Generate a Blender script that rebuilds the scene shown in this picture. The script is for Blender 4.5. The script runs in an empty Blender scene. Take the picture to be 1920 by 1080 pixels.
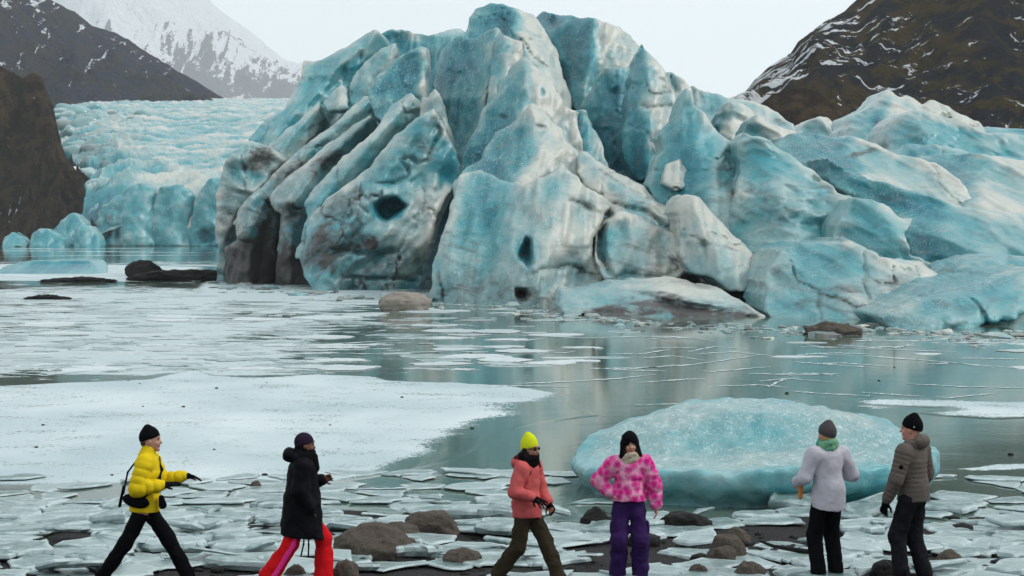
import bpy, bmesh, math, random
import numpy as np
from mathutils import Vector, Matrix

# ------------------------------------------------------------------ camera
F_PX, HZ_Y, CAM_H = 3500.0, 440.0, 3.95       # focal length (px of 1920), horizon row, eye height above the lake
sc = bpy.context.scene
cd = bpy.data.cameras.new('camera'); cam = bpy.data.objects.new('camera', cd)
sc.collection.objects.link(cam); sc.camera = cam
cam.location = (0, 0, CAM_H); cam.rotation_euler = (math.radians(90), 0, 0)
cd.sensor_width = 36.0; cd.lens = 36.0 * F_PX / 1920.0
cd.shift_y = -(540.0 - HZ_Y) / 1920.0
cd.clip_start = 0.5; cd.clip_end = 30000

# ------------------------------------------------------------------ sky and light (overcast)
SUN_EL, SUN_AZ = math.radians(46), math.radians(92)   # azimuth from +Y towards +X
w = bpy.data.worlds.new('World'); sc.world = w; w.use_nodes = True
nt = w.node_tree; nt.nodes.clear()
o = nt.nodes.new('ShaderNodeOutputWorld'); bgn = nt.nodes.new('ShaderNodeBackground')
sky = nt.nodes.new('ShaderNodeTexSky'); sky.sky_type = 'NISHITA'; sky.sun_disc = False
sky.sun_elevation = SUN_EL; sky.sun_rotation = SUN_AZ; sky.air_density = 1.0; sky.dust_density = 2.0
tc = nt.nodes.new('ShaderNodeTexCoord'); mp = nt.nodes.new('ShaderNodeMapping'); mp.inputs['Scale'].default_value = (1.2, 1.2, 4.0)
cl = nt.nodes.new('ShaderNodeTexNoise'); cl.inputs['Scale'].default_value = 2.2; cl.inputs['Detail'].default_value = 5
rp = nt.nodes.new('ShaderNodeValToRGB')
rp.color_ramp.elements[0].position = .25; rp.color_ramp.elements[0].color = (9.7, 10.8, 11.0, 1)
rp.color_ramp.elements[1].position = .75; rp.color_ramp.elements[1].color = (11.0, 12.1, 12.2, 1)
mx = nt.nodes.new('ShaderNodeMix'); mx.data_type = 'RGBA'; mx.inputs['Factor'].default_value = .93
nt.links.new(tc.outputs['Generated'], mp.inputs['Vector']); nt.links.new(mp.outputs['Vector'], cl.inputs['Vector'])
nt.links.new(cl.outputs['Fac'], rp.inputs['Fac'])
nt.links.new(sky.outputs['Color'], mx.inputs['A']); nt.links.new(rp.outputs['Color'], mx.inputs['B'])
nt.links.new(mx.outputs['Result'], bgn.inputs['Color']); bgn.inputs['Strength'].default_value = .065
nt.links.new(bgn.outputs['Background'], o.inputs['Surface'])
sl = bpy.data.lights.new('sun', 'SUN'); so = bpy.data.objects.new('sun', sl); sc.collection.objects.link(so)
sl.energy = 1.5; sl.angle = math.radians(12); sl.color = (1, .97, .93)
d = Vector((math.sin(SUN_AZ) * math.cos(SUN_EL), math.cos(SUN_AZ) * math.cos(SUN_EL), math.sin(SUN_EL)))
so.rotation_euler = d.to_track_quat('Z', 'Y').to_euler(); so.location = (0, 0, 60)
vs = sc.view_settings
vs.view_transform = 'Standard'; vs.look = 'None'; vs.exposure = 0.5; vs.gamma = 1; vs.use_curve_mapping = False
sc.cycles.use_denoising = True
try: sc.cycles.denoiser = 'OPENIMAGEDENOISE'
except Exception: pass
sc.cycles.max_bounces = 6; sc.cycles.diffuse_bounces = 3; sc.cycles.glossy_bounces = 3; sc.cycles.transmission_bounces = 3
sc.cycles.volume_bounces = 1; sc.cycles.transparent_max_bounces = 6

C = sc.collection
rnd = random.Random(7)

# ------------------------------------------------------------------ helpers
def PX(px, py, Y):                       # pixel of the photograph + distance -> point
    return np.array([(px - 960.0) / F_PX * Y, Y, CAM_H - (py - HZ_Y) / F_PX * Y])
def YG(py, z=0.0):                       # distance of a point standing on height z
    return (CAM_H - z) * F_PX / (py - HZ_Y)

def link(name, me, mat=None, parent=None, loc=None, **props):
    ob = bpy.data.objects.new(name, me); C.objects.link(ob)
    if mat is not None and me is not None:
        me.materials.clear(); me.materials.append(mat)
    if parent is not None: ob.parent = parent
    if loc is not None: ob.location = loc
    for k, v in props.items(): ob[k] = v
    return ob
def empty(name, loc, label, cat, group=None, rz=0.0):
    e = bpy.data.objects.new(name, None); C.objects.link(e); e.location = loc; e.rotation_euler = (0, 0, rz)
    e.empty_display_size = .2; e['label'] = label; e['category'] = cat
    if group: e['group'] = group
    return e
def mesh(name, V, Fc, smooth=True, attrs=None, uv=None):
    me = bpy.data.meshes.new(name)
    V = np.asarray(V, dtype=np.float32)
    if isinstance(Fc, np.ndarray):
        k = Fc.shape[1]
        me.vertices.add(len(V)); me.vertices.foreach_set('co', V.ravel())
        me.loops.add(Fc.size); me.loops.foreach_set('vertex_index', Fc.astype(np.int32).ravel())
        me.polygons.add(len(Fc)); me.polygons.foreach_set('loop_start', np.arange(0, Fc.size, k, dtype=np.int32))
        me.update(calc_edges=True)
    else:
        me.from_pydata(V.tolist(), [], Fc)
    if smooth: me.polygons.foreach_set('use_smooth', np.ones(len(me.polygons), dtype=bool))
    for n, a in (attrs or {}).items():
        a = np.asarray(a, dtype=np.float32)
        if a.ndim == 1:
            at = me.attributes.new(n, 'FLOAT', 'POINT'); at.data.foreach_set('value', a)
        else:
            at = me.attributes.new(n, 'FLOAT_COLOR', 'POINT')
            at.data.foreach_set('color', np.concatenate([a, np.ones((len(a), 4 - a.shape[1]), np.float32)], 1).ravel())
    if uv is not None:
        l = me.uv_layers.new(name='UVMap'); vi = np.empty(len(me.loops), np.int32); me.loops.foreach_get('vertex_index', vi)
        l.data.foreach_set('uv', np.asarray(uv, np.float32)[vi].ravel())
    me.update()
    return me
def grid_faces(nu, nv):
    i = np.arange(nu * nv).reshape(nu, nv)
    return np.stack([i[:-1, :-1], i[1:, :-1], i[1:, 1:], i[:-1, 1:]], -1).reshape(-1, 4)

def _hash(ix, iy, iz, seed):
    h = (ix.astype(np.int64) * 374761393 + iy.astype(np.int64) * 668265263 + iz.astype(np.int64) * 2147483647 + seed * 974634777) & 0xffffffff
    h = ((h ^ (h >> 13)) * 1274126177) & 0xffffffff
    h = ((h ^ (h >> 16)) * 2246822519) & 0xffffffff
    return ((h ^ (h >> 15)) & 0xffffff).astype(np.float32) / 0xffffff * 2 - 1
def vnoise(P, seed=0):
    P = np.asarray(P, np.float32); b = np.floor(P); f = P - b; f = f * f * (3 - 2 * f); b = b.astype(np.int64)
    r = 0
    for dx in (0, 1):
        wx = f[..., 0] if dx else 1 - f[..., 0]
        for dy in (0, 1):
            wy = f[..., 1] if dy else 1 - f[..., 1]
            for dz in (0, 1):
                wz = f[..., 2] if dz else 1 - f[..., 2]
                r = r + wx * wy * wz * _hash(b[..., 0] + dx, b[..., 1] + dy, b[..., 2] + dz, seed)
    return r
def fbm(P, octs=4, seed=0, gain=.5, ridged=False):
    a, s, t = 1.0, 0, 0; P = np.asarray(P, np.float32)
    for k in range(octs):
        n = vnoise(P * (2.03 ** k) + 17.3 * k, seed + k)
        if ridged: n = 1 - 2 * np.abs(n)
        s = s + a * n; t += a; a *= gain
    return s / t
def gridnoise(xs, ys, zs, scale, seed):          # value noise on a regular grid, by tensor products
    def wts(c):
        c = c / scale; b = np.floor(c).astype(int); f = c - b; f = f * f * (3 - 2 * f)
        lo = b.min(); L = b.max() + 2 - lo; W = np.zeros((len(c), L), np.float32)
        W[np.arange(len(c)), b - lo] = 1 - f; W[np.arange(len(c)), b - lo + 1] = f
        return W, np.arange(lo, lo + L)
    (Wx, ix), (Wy, iy), (Wz, iz) = wts(xs), wts(ys), wts(zs)
    A, B, D = np.meshgrid(ix, iy, iz, indexing='ij')
    Lt = _hash(A, B, D, seed)
    r = np.tensordot(Wx, Lt, (1, 0)); r = np.tensordot(r, Wy, (1, 1)); r = np.tensordot(r, Wz, (1, 1))
    return r                                      # nx, ny, nz
def worley(u, v, seed):
    iu, iv = np.floor(u), np.floor(v); best = np.full(u.shape, 9., np.float32); sec = best.copy()
    for a in (-1, 0, 1):
        for c in (-1, 0, 1):
            p, q = (iu + a).astype(np.int64), (iv + c).astype(np.int64); z = p * 0
            d_ = np.hypot(p + .5 + .48 * _hash(p, q, z, seed) - u, q + .5 + .48 * _hash(p, q, z + 1, seed) - v)
            sec = np.minimum(sec, np.maximum(best, d_)); best = np.minimum(best, d_)
    return best, sec
def sstep(a, b, x):
    t = np.clip((x - a) / (b - a), 0, 1); return t * t * (3 - 2 * t)

def surface_nets(Fv, xs, ys, zs):
    """iso-surface 0 of a sampled field (negative inside) as quads"""
    nx, ny, nz = Fv.shape
    s = (Fv < 0)
    cnt = np.zeros((nx - 1, ny - 1, nz - 1), np.int8)
    for dx in (0, 1):
        for dy in (0, 1):
            for dz in (0, 1):
                cnt += s[dx:nx - 1 + dx, dy:ny - 1 + dy, dz:nz - 1 + dz]
    ci, cj, ck = np.nonzero((cnt > 0) & (cnt < 8))
    n = len(ci)
    idx = np.full((nx - 1, ny - 1, nz - 1), -1, np.int32); idx[ci, cj, ck] = np.arange(n)
    acc = np.zeros((n, 3), np.float32); num = np.zeros(n, np.float32)
    for ax in range(3):
        for u in (0, 1):
            for v in (0, 1):
                o0 = [0, 0, 0]; oth = [a for a in range(3) if a != ax]
                o0[oth[0]] = u; o0[oth[1]] = v; o1 = list(o0); o1[ax] = 1
                a = Fv[ci + o0[0], cj + o0[1], ck + o0[2]]; b = Fv[ci + o1[0], cj + o1[1], ck + o1[2]]
                m = (a < 0) != (b < 0)
                t = np.where(m, a / np.where(m, a - b, 1), 0)
                p = np.zeros((n, 3), np.float32); p[:, oth[0]] = u; p[:, oth[1]] = v; p[:, ax] = t
                acc += p * m[:, None]; num += m
    p = acc / np.maximum(num, 1)[:, None]
    def lerp(ax, i, t): return ax[i] + (ax[i + 1] - ax[i]) * t
    V = np.stack([lerp(xs, ci, p[:, 0]), lerp(ys, cj, p[:, 1]), lerp(zs, ck, p[:, 2])], 1)
    Q = []
    for ax in range(3):
        sl0 = [slice(1, -1)] * 3; sl0[ax] = slice(0, -1); sl1 = list(sl0); sl1[ax] = slice(1, None)
        a = s[tuple(sl0)]; b = s[tuple(sl1)]
        e = np.nonzero(a != b)
        if len(e[0]) == 0: continue
        fl = a[e]
        g = [e[0] + (1 if ax != 0 else 0), e[1] + (1 if ax != 1 else 0), e[2] + (1 if ax != 2 else 0)]
        b1, b2 = [(1, 2), (2, 0), (0, 1)][ax]
        def cell(d1, d2):
            q = [g[0].copy(), g[1].copy(), g[2].copy()]; q[b1] = q[b1] - d1; q[b2] = q[b2] - d2
            return idx[q[0], q[1], q[2]]
        q = np.stack([cell(1, 1), cell(0, 1), cell(0, 0), cell(1, 0)], 1)
        q[~fl] = q[~fl][:, ::-1]
        Q.append(q)
    Q = np.concatenate(Q); Q = Q[(Q >= 0).all(1)]
    return V, Q
def poly_sd(px, pz, poly):               # signed distance to a closed polygon, negative inside
    d = np.full(px.shape, 1e9, np.float32); ins = np.zeros(px.shape, bool); n = len(poly)
    for i in range(n):
        ax, az = poly[i]; bx, bz = poly[(i + 1) % n]
        ex, ez = bx - ax, bz - az
        t = np.clip(((px - ax) * ex + (pz - az) * ez) / (ex * ex + ez * ez + 1e-12), 0, 1)
        d = np.minimum(d, (px - ax - t * ex) ** 2 + (pz - az - t * ez) ** 2)
        c = (az > pz) != (bz > pz)
        if ez != 0: ins ^= c & (px < ex * (pz - az) / ez + ax)
    d = np.sqrt(d); return np.where(ins, -d, d)
def smax(a, b, k):
    h = np.clip(.5 - .5 * (b - a) / k, 0, 1); return b + (a - b) * h + k * h * (1 - h)
def smin(a, b, k):
    h = np.clip(.5 + .5 * (b - a) / k, 0, 1); return b + (a - b) * h - k * h * (1 - h)

# ------------------------------------------------------------------ node helpers
class NB:
    def __init__(s, name):
        s.m = bpy.data.materials.new(name); s.m.use_nodes = True; s.t = s.m.node_tree; s.t.nodes.clear()
        s.out = s.n('ShaderNodeOutputMaterial')
    def n(s, typ, **kw):
        nd = s.t.nodes.new(typ)
        for k, v in kw.items(): setattr(nd, k, v)
        return nd
    def set(s, sock, v):
        if v is None: return
        if hasattr(v, 'is_linked') or isinstance(v, bpy.types.NodeSocket): s.t.links.new(v, sock)
        else:
            if isinstance(v, tuple) and len(v) == 3 and sock.type == 'RGBA': v = v + (1,)
            sock.default_value = v
    def coord(s, which='Object', scale=(1, 1, 1), rot=(0, 0, 0)):
        c = s.n('ShaderNodeTexCoord'); m = s.n('ShaderNodeMapping')
        m.inputs['Scale'].default_value = scale; m.inputs['Rotation'].default_value = rot
        s.t.links.new(c.outputs[which], m.inputs['Vector']); return m.outputs['Vector']
    def noise(s, vec, scale, detail=4, rough=.55, dist=0):
        n = s.n('ShaderNodeTexNoise'); s.set(n.inputs['Vector'], vec); n.inputs['Scale'].default_value = scale
        n.inputs['Detail'].default_value = detail; n.inputs['Roughness'].default_value = rough; n.inputs['Distortion'].default_value = dist
        return n.outputs['Fac']
    def vor(s, vec, scale, feature='F1', rand=1):
        n = s.n('ShaderNodeTexVoronoi', feature=feature); s.set(n.inputs['Vector'], vec); n.inputs['Scale'].default_value = scale
        n.inputs['Randomness'].default_value = rand
        return n.outputs['Distance']
    def ramp(s, fac, stops):
        r = s.n('ShaderNodeValToRGB'); e = r.color_ramp.elements
        while len(e) < len(stops): e.new(.5)
        for q, (p, c) in zip(e, stops):
            q.position = p; q.color = tuple(c) + (1,) if not isinstance(c, (int, float)) else (c, c, c, 1)
        s.set(r.inputs['Fac'], fac); return r.outputs['Color']
    def math(s, op, a, b=None, c=None, clamp=False):
        m = s.n('ShaderNodeMath', operation=op, use_clamp=clamp)
        for i, v in enumerate((a, b, c)):
            if v is not None: s.set(m.inputs[i], v)
        return m.outputs[0]
    def mix(s, f, a, b, blend='MIX'):
        m = s.n('ShaderNodeMix', data_type='RGBA', blend_type=blend)
        s.set(m.inputs['Factor'], f); s.set(m.inputs['A'], a); s.set(m.inputs['B'], b); return m.outputs['Result']
    def attr(s, name):
        a = s.n('ShaderNodeAttribute', attribute_name=name); return a
    def rgb(s, col):
        r = s.n('ShaderNodeSeparateColor'); s.set(r.inputs[0], col); return r.outputs[0], r.outputs[1], r.outputs[2]
    def bump(s, h, strength=.5, dist=.1, normal=None):
        b = s.n('ShaderNodeBump'); b.inputs['Strength'].default_value = strength; b.inputs['Distance'].default_value = dist
        s.set(b.inputs['Height'], h); s.set(b.inputs['Normal'], normal) if normal is not None else None
        return b.outputs['Normal']
    def bsdf(s, col, rough=.5, normal=None, spec=.5, **kw):
        p = s.n('ShaderNodeBsdfPrincipled'); s.set(p.inputs['Base Color'], col); s.set(p.inputs['Roughness'], rough)
        p.inputs['Specular IOR Level'].default_value = spec
        if normal is not None: s.set(p.inputs['Normal'], normal)
        for k, v in kw.items(): s.set(p.inputs[k.replace('_', ' ')], v)
        return p.outputs[0]
    def done(s, shader):
        s.t.links.new(shader, s.out.inputs['Surface']); return s.m
# ------------------------------------------------------------------ materials of the setting
def mat_ice(name='glacier_ice', bump_scale=1.0, k=1.0, dust=1.0, wh=.54):
    b = NB(name); v = b.coord()
    blue, dirt, frost = b.rgb(b.attr('ice').outputs['Color'])
    n1 = b.noise(v, .45 * k, 6, .6, .6); n2 = b.noise(v, 2.6 * k, 6, .65); n3 = b.noise(v, 11 * k, 4, .6)
    f = b.math('ADD', blue, b.math('MULTIPLY', b.math('SUBTRACT', n1, .5), .40), clamp=True)
    f = b.math('ADD', f, b.math('MULTIPLY', b.math('SUBTRACT', n2, .5), .30), clamp=True)
    col = b.ramp(f, [(0, (.50, .50, .455)), (.2, (.27, .39, .395)), (.46, (.068, .295, .335)), (.72, (.010, .19, .25)), (1, (.006, .10, .14))])  # teal stops deepened to carry painted shadow tone
    # white speckles: frost on the berg, sky sparkle painted on wet textured faces
    cell = b.noise(b.coord(scale=(1.5, 1.5, .7), rot=(0, .5, 0)), 4.2 * k, 5, .72, 1.2)
    sp = b.math('MULTIPLY', b.ramp(cell, [(wh, 0), (wh + .16, 1)]), frost)
    col = b.mix(b.math('MULTIPLY', sp, .75), col, (.72, .78, .80))
    # thin dust bands, tilted with the old layering of the ice
    band = b.noise(b.coord(scale=(.22, .22, 2.1), rot=(0, .16, 0)), 1.0 * k, 5, .6, .8)
    bm = b.math('MULTIPLY', b.ramp(band, [(.55, 0), (.66, 1)]), .22 * dust)
    col = b.mix(bm, col, (.30, .29, .28))
    warm = b.ramp(b.noise(v, .8 * k, 3), [(.5, 0), (.72, 1)])
    col = b.mix(b.math('MULTIPLY', warm, b.math('MULTIPLY', b.math('SUBTRACT', 1, f, clamp=True), .17 * dust)), col, (.52, .43, .34))
    # rock flour and grit frozen into the ice
    dn = b.noise(b.coord(scale=(1, 1, 1.8), rot=(0, .5, 0)), 1.3 * k, 7, .68, .9)
    dm = b.math('MULTIPLY_ADD', b.math('SUBTRACT', dn, .5), 1.9, b.math('MULTIPLY_ADD', dirt, 1.5, -.36), clamp=True)
    dcol = b.mix(n2, (.010, .010, .013), (.075, .064, .060))
    col = b.mix(dm, col, dcol)
    cups = cell
    h = b.math('ADD', b.math('MULTIPLY', cups, b.math('MULTIPLY_ADD', frost, 1.5, .22)), b.math('MULTIPLY', n2, .55))
    nrm = b.bump(h, .6 * bump_scale, .13 / k)
    nrm = b.bump(n3, .5 * bump_scale, .035 / k, nrm)
    ro = b.math('MULTIPLY_ADD', dm, .3, b.math('SUBTRACT', .22, b.math('MULTIPLY', f, .12)))
    return b.done(b.bsdf(col, ro, nrm, .5))
M_ICE = mat_ice(); M_FAR = mat_ice('far_glacier_ice', .7, .12, .15); M_NEAR = mat_ice('berg_ice', .7, 1.7, 0.0, .52)

def mat_mountain(name, rock, moss, stretch, rot, scale):
    """UV holds metres along the ridge and metres down the slope"""
    b = NB(name); u = b.n('ShaderNodeTexCoord').outputs['UV']; mr = b.n('ShaderNodeMapping'); mr.inputs['Rotation'].default_value = (0, 0, rot); b.set(mr.inputs['Vector'], u); ms = b.n('ShaderNodeMapping'); ms.inputs['Scale'].default_value = (scale, scale * stretch, 1); b.set(ms.inputs['Vector'], mr.outputs[0]); u = ms.outputs[0]; o = b.coord('Object', (scale,) * 3)
    n1 = b.noise(o, .9, 6, .6); n2 = b.noise(o, 4.5, 6, .65); n3 = b.noise(u, 2.2, 7, .62, .7)
    col = b.mix(n2, rock[0], rock[1])
    col = b.mix(b.ramp(n1, [(.46, 0), (.56, 1)]), col, b.mix(n2, moss[0], moss[1]))
    sn = b.attr('snow').outputs['Fac']
    m = b.math('ADD', b.math('MULTIPLY', b.math('SUBTRACT', n3, .5), 2.3), b.math('MULTIPLY', b.math('SUBTRACT', n2, .5), .8))
    m = b.ramp(b.math('ADD', m, sn), [(.47, 0), (.53, 1)])
    col = b.mix(m, col, (.80, .82, .86))
    nrm = b.bump(b.math('ADD', b.math('ADD', n2, n1), n3), 1.0, .45 / scale)
    return b.done(b.bsdf(col, .95, nrm, .02))
M_MTL = mat_mountain('hazy_basalt_slope', [(.022, .028, .050), (.080, .082, .115)], [(.034, .038, .056), (.095, .084, .075)], .12, 0, .055)  # blue-grey of haze painted into the rock and moss colours
M_MTR = mat_mountain('mossy_slope', [(.006, .009, .018), (.030, .028, .034)], [(.028, .025, .012), (.090, .062, .024)], .22, .75, .11)
M_PEAK = mat_mountain('snowy_rock', [(.05, .05, .065), (.11, .10, .12)], [(.06, .06, .075), (.10, .095, .11)], .10, 0, .016)
M_BANK = mat_mountain('brown_moraine', [(.008, .007, .007), (.060, .042, .032)], [(.030, .020, .014), (.120, .080, .048)], .3, 0, .16)

def ridge(name, pts, D, foot, mat, nu=220, nv=120, back=.5, amp=30, gsc=60, seed=1, p=1.0, snow=None, **props):
    """a mountain flank under a skyline given by photo pixels at a stated distance"""
    xs = np.array([q[0] for q in pts], float)
    ctrl = np.array([PX(q[0], q[1], q[2]) for q in pts])
    s = np.linspace(xs[0], xs[-1], nu)
    R = np.stack([np.interp(s, xs, ctrl[:, i]) for i in range(3)], 1)
    R[:, 2] += fbm(np.stack([R[:, 0] / gsc * 1.6, R[:, 0] * 0, R[:, 0] * 0], 1), 5, seed + 9) * amp * .25
    t = np.concatenate([np.linspace(-back, 0, nv // 5)[:-1], np.linspace(0, 1, nv)])
    S, T = np.meshgrid(np.arange(nu), t, indexing='ij')
    X = R[S, 0].astype(float); Y = R[S, 1] - T * D; Z = foot + (R[S, 2] - foot) * (1 - np.abs(T)) ** p
    along = (R[:, 0] - R[0, 0])[S]; down = np.abs(T) * math.hypot(D, R[:, 2].max() - foot)
    q = np.stack([along / gsc + .35 * fbm(np.stack([along / gsc, down / gsc, along * 0], -1), 2, seed + 3), down / gsc * .28, along * 0 + seed], -1)
    g = fbm(q, 5, seed, ridged=True)
    q2 = np.stack([along / gsc * 2.2, down / gsc * 2.2, along * 0 + 3], -1)
    e = np.clip(np.abs(T) * 5, 0.08, 1) * np.clip((1 - np.abs(T)) * 6, 0, 1)
    h = (g * .75 + fbm(q2, 4, seed + 5) * .35) * amp * e
    Z = Z + h; Y = Y - h * .35
    sn = np.zeros_like(Z) if snow is None else snow(S / (nu - 1.0), T, g, Z)
    V = np.stack([X, Y, Z], -1).reshape(-1, 3)
    me = mesh(name, V, grid_faces(nu, len(t))[:, ::-1], attrs={'snow': np.asarray(sn, float).reshape(-1)}, uv=np.stack([along, down], -1).reshape(-1, 2))
    return link(name, me, mat, **props)

ridge('dark_mountain', [(-420, -330, 1500), (-200, -170, 1490), (-60, -75, 1480), (87, -2, 1470), (140, 23, 1460), (173, 50, 1450), (240, 73, 1440), (287, 103, 1430), (333, 130, 1420), (367, 150, 1410), (417, 184, 1400), (470, 215, 1390), (560, 260, 1390)],
      420, 40, M_MTL, 260, 170, amp=26, gsc=55, seed=11, snow=lambda s, t, g, z: .20 - .25 * g + .06 * (s < .55) + .10 * (z > 150), kind='structure')
ridge('snowy_mountain', [(60, -60, 7600), (130, -160, 7400), (200, -230, 7200), (300, -190, 7100), (360, -70, 7000), (397, -2, 7000), (420, 20, 7000), (467, 55, 7000), (500, 83, 7000), (533, 112, 7000), (560, 118, 7000), (575, 112, 7050), (620, 150, 7100), (760, 190, 7200), (900, 230, 7200)],
      1500, 250, M_PEAK, 260, 190, amp=95, gsc=360, seed=23, snow=lambda s, t, g, z: .66 - .5 * g + (z - 620) / 300.0, kind='structure')
ridge('mossy_mountain', [(1280, 250, 640), (1350, 215, 640), (1393, 184, 640), (1413, 157, 640), (1440, 130, 642), (1480, 100, 645), (1497, 74, 648), (1540, 50, 650), (1580, 23, 655), (1610, -6, 660), (1700, -70, 670), (1900, -170, 690), (2150, -270, 700), (2500, -380, 700)],
      190, 12, M_MTR, 300, 200, amp=13, gsc=30, seed=37, snow=lambda s, t, g, z: .25 - .20 * g + .5 * np.clip(.32 - s, 0, .3) / .3 * (t < .35), kind='structure')
ridge('moraine_bank', [(-420, 20, 760), (-160, 70, 750), (-40, 112, 740), (0, 123, 735), (30, 140, 730), (43, 152, 728), (52, 145, 727), (62, 142, 726), (77, 150, 725), (92, 180, 722), (100, 200, 720), (107, 235, 712), (122, 285, 700), (150, 330, 690), (176, 360, 680), (184, 392, 670), (196, 425, 664), (212, 468, 660)],
      42, -2, M_BANK, 260, 130, amp=13, gsc=16, seed=41, p=1.25, snow=lambda s, t, g, z: .0 - .2 * g + .12 * (t > .55), kind='structure')
ridge('moraine_mound', [(1395, 232, 420), (1425, 196, 420), (1447, 178, 420), (1480, 166, 420), (1510, 164, 420), (1530, 172, 420), (1560, 196, 420), (1600, 222, 420), (1640, 250, 420)],
      30, 14, M_BANK, 120, 60, amp=1.6, gsc=7, seed=43, snow=lambda s, t, g, z: -.5 - .2 * g + 1.1 * sstep(.3, .75, t), kind='structure')

# ------------------------------------------------------------------ far glacier tongue
def far_glacier():
    nu, nv = 420, 330
    v = np.linspace(0, 1, nv) ** 1.25
    Y = 640 + v * 720
    pxl = np.interp(Y, [640, 680, 720, 800, 950, 1360], [150, 172, 150, 118, 100, 70])
    root = empty('far_glacier', (-150, 650, 0), 'long pale blue glacier tongue flowing down between dark mountains', 'glacier')
    U, Yg = np.meshgrid(np.linspace(0, 1, nu), Y, indexing='ij')
    pxa = pxl[None, :] + U * (760 - pxl[None, :])
    X = (pxa - 960) / F_PX * Yg
    base = np.interp(Yg, [640, 648, 660, 700, 800, 950, 1150, 1360], [6, 16, 22.5, 30, 45, 65, 84, 102])
    edge = np.clip(U * 8, 0, 1)
    r1 = fbm(np.stack([X / 30 + Yg / 50, Yg / 13 - X / 34, X * 0], -1), 6, 5, gain=.62, ridged=True)
    r2 = fbm(np.stack([X / 9, Yg / 7, X * 0 + 4], -1), 4, 15)
    amp = np.interp(Yg, [640, 665, 760, 1360], [1.0, 4.4, 3.8, 2.6])
    lowedge = (1 - sstep(0, .32, U)) * (1 - sstep(900, 1250, Yg))
    Z = base + (r1 * .8 + r2 * .5) * amp * (1 + 1.2 * lowedge) - (1 - edge) * 6
    blue = np.clip(.60 - r1 * .80 + .22 * r2 + .14 * lowedge, 0, 1)
    dirt = np.clip(lowedge * .62 * (fbm(np.stack([X / 14, Yg / 14, X * 0 + 9], -1), 4, 31) + .25) + .05, 0, 1)
    me = mesh('ice_surface', np.stack([X, Yg, Z], -1).reshape(-1, 3) - np.array(root.location), grid_faces(nu, nv),
              attrs={'ice': np.stack([blue, dirt, blue * 0 + .15], -1).reshape(-1, 3)})
    link('ice_surface', me, M_FAR, root)
    return root
FAR = far_glacier()

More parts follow.
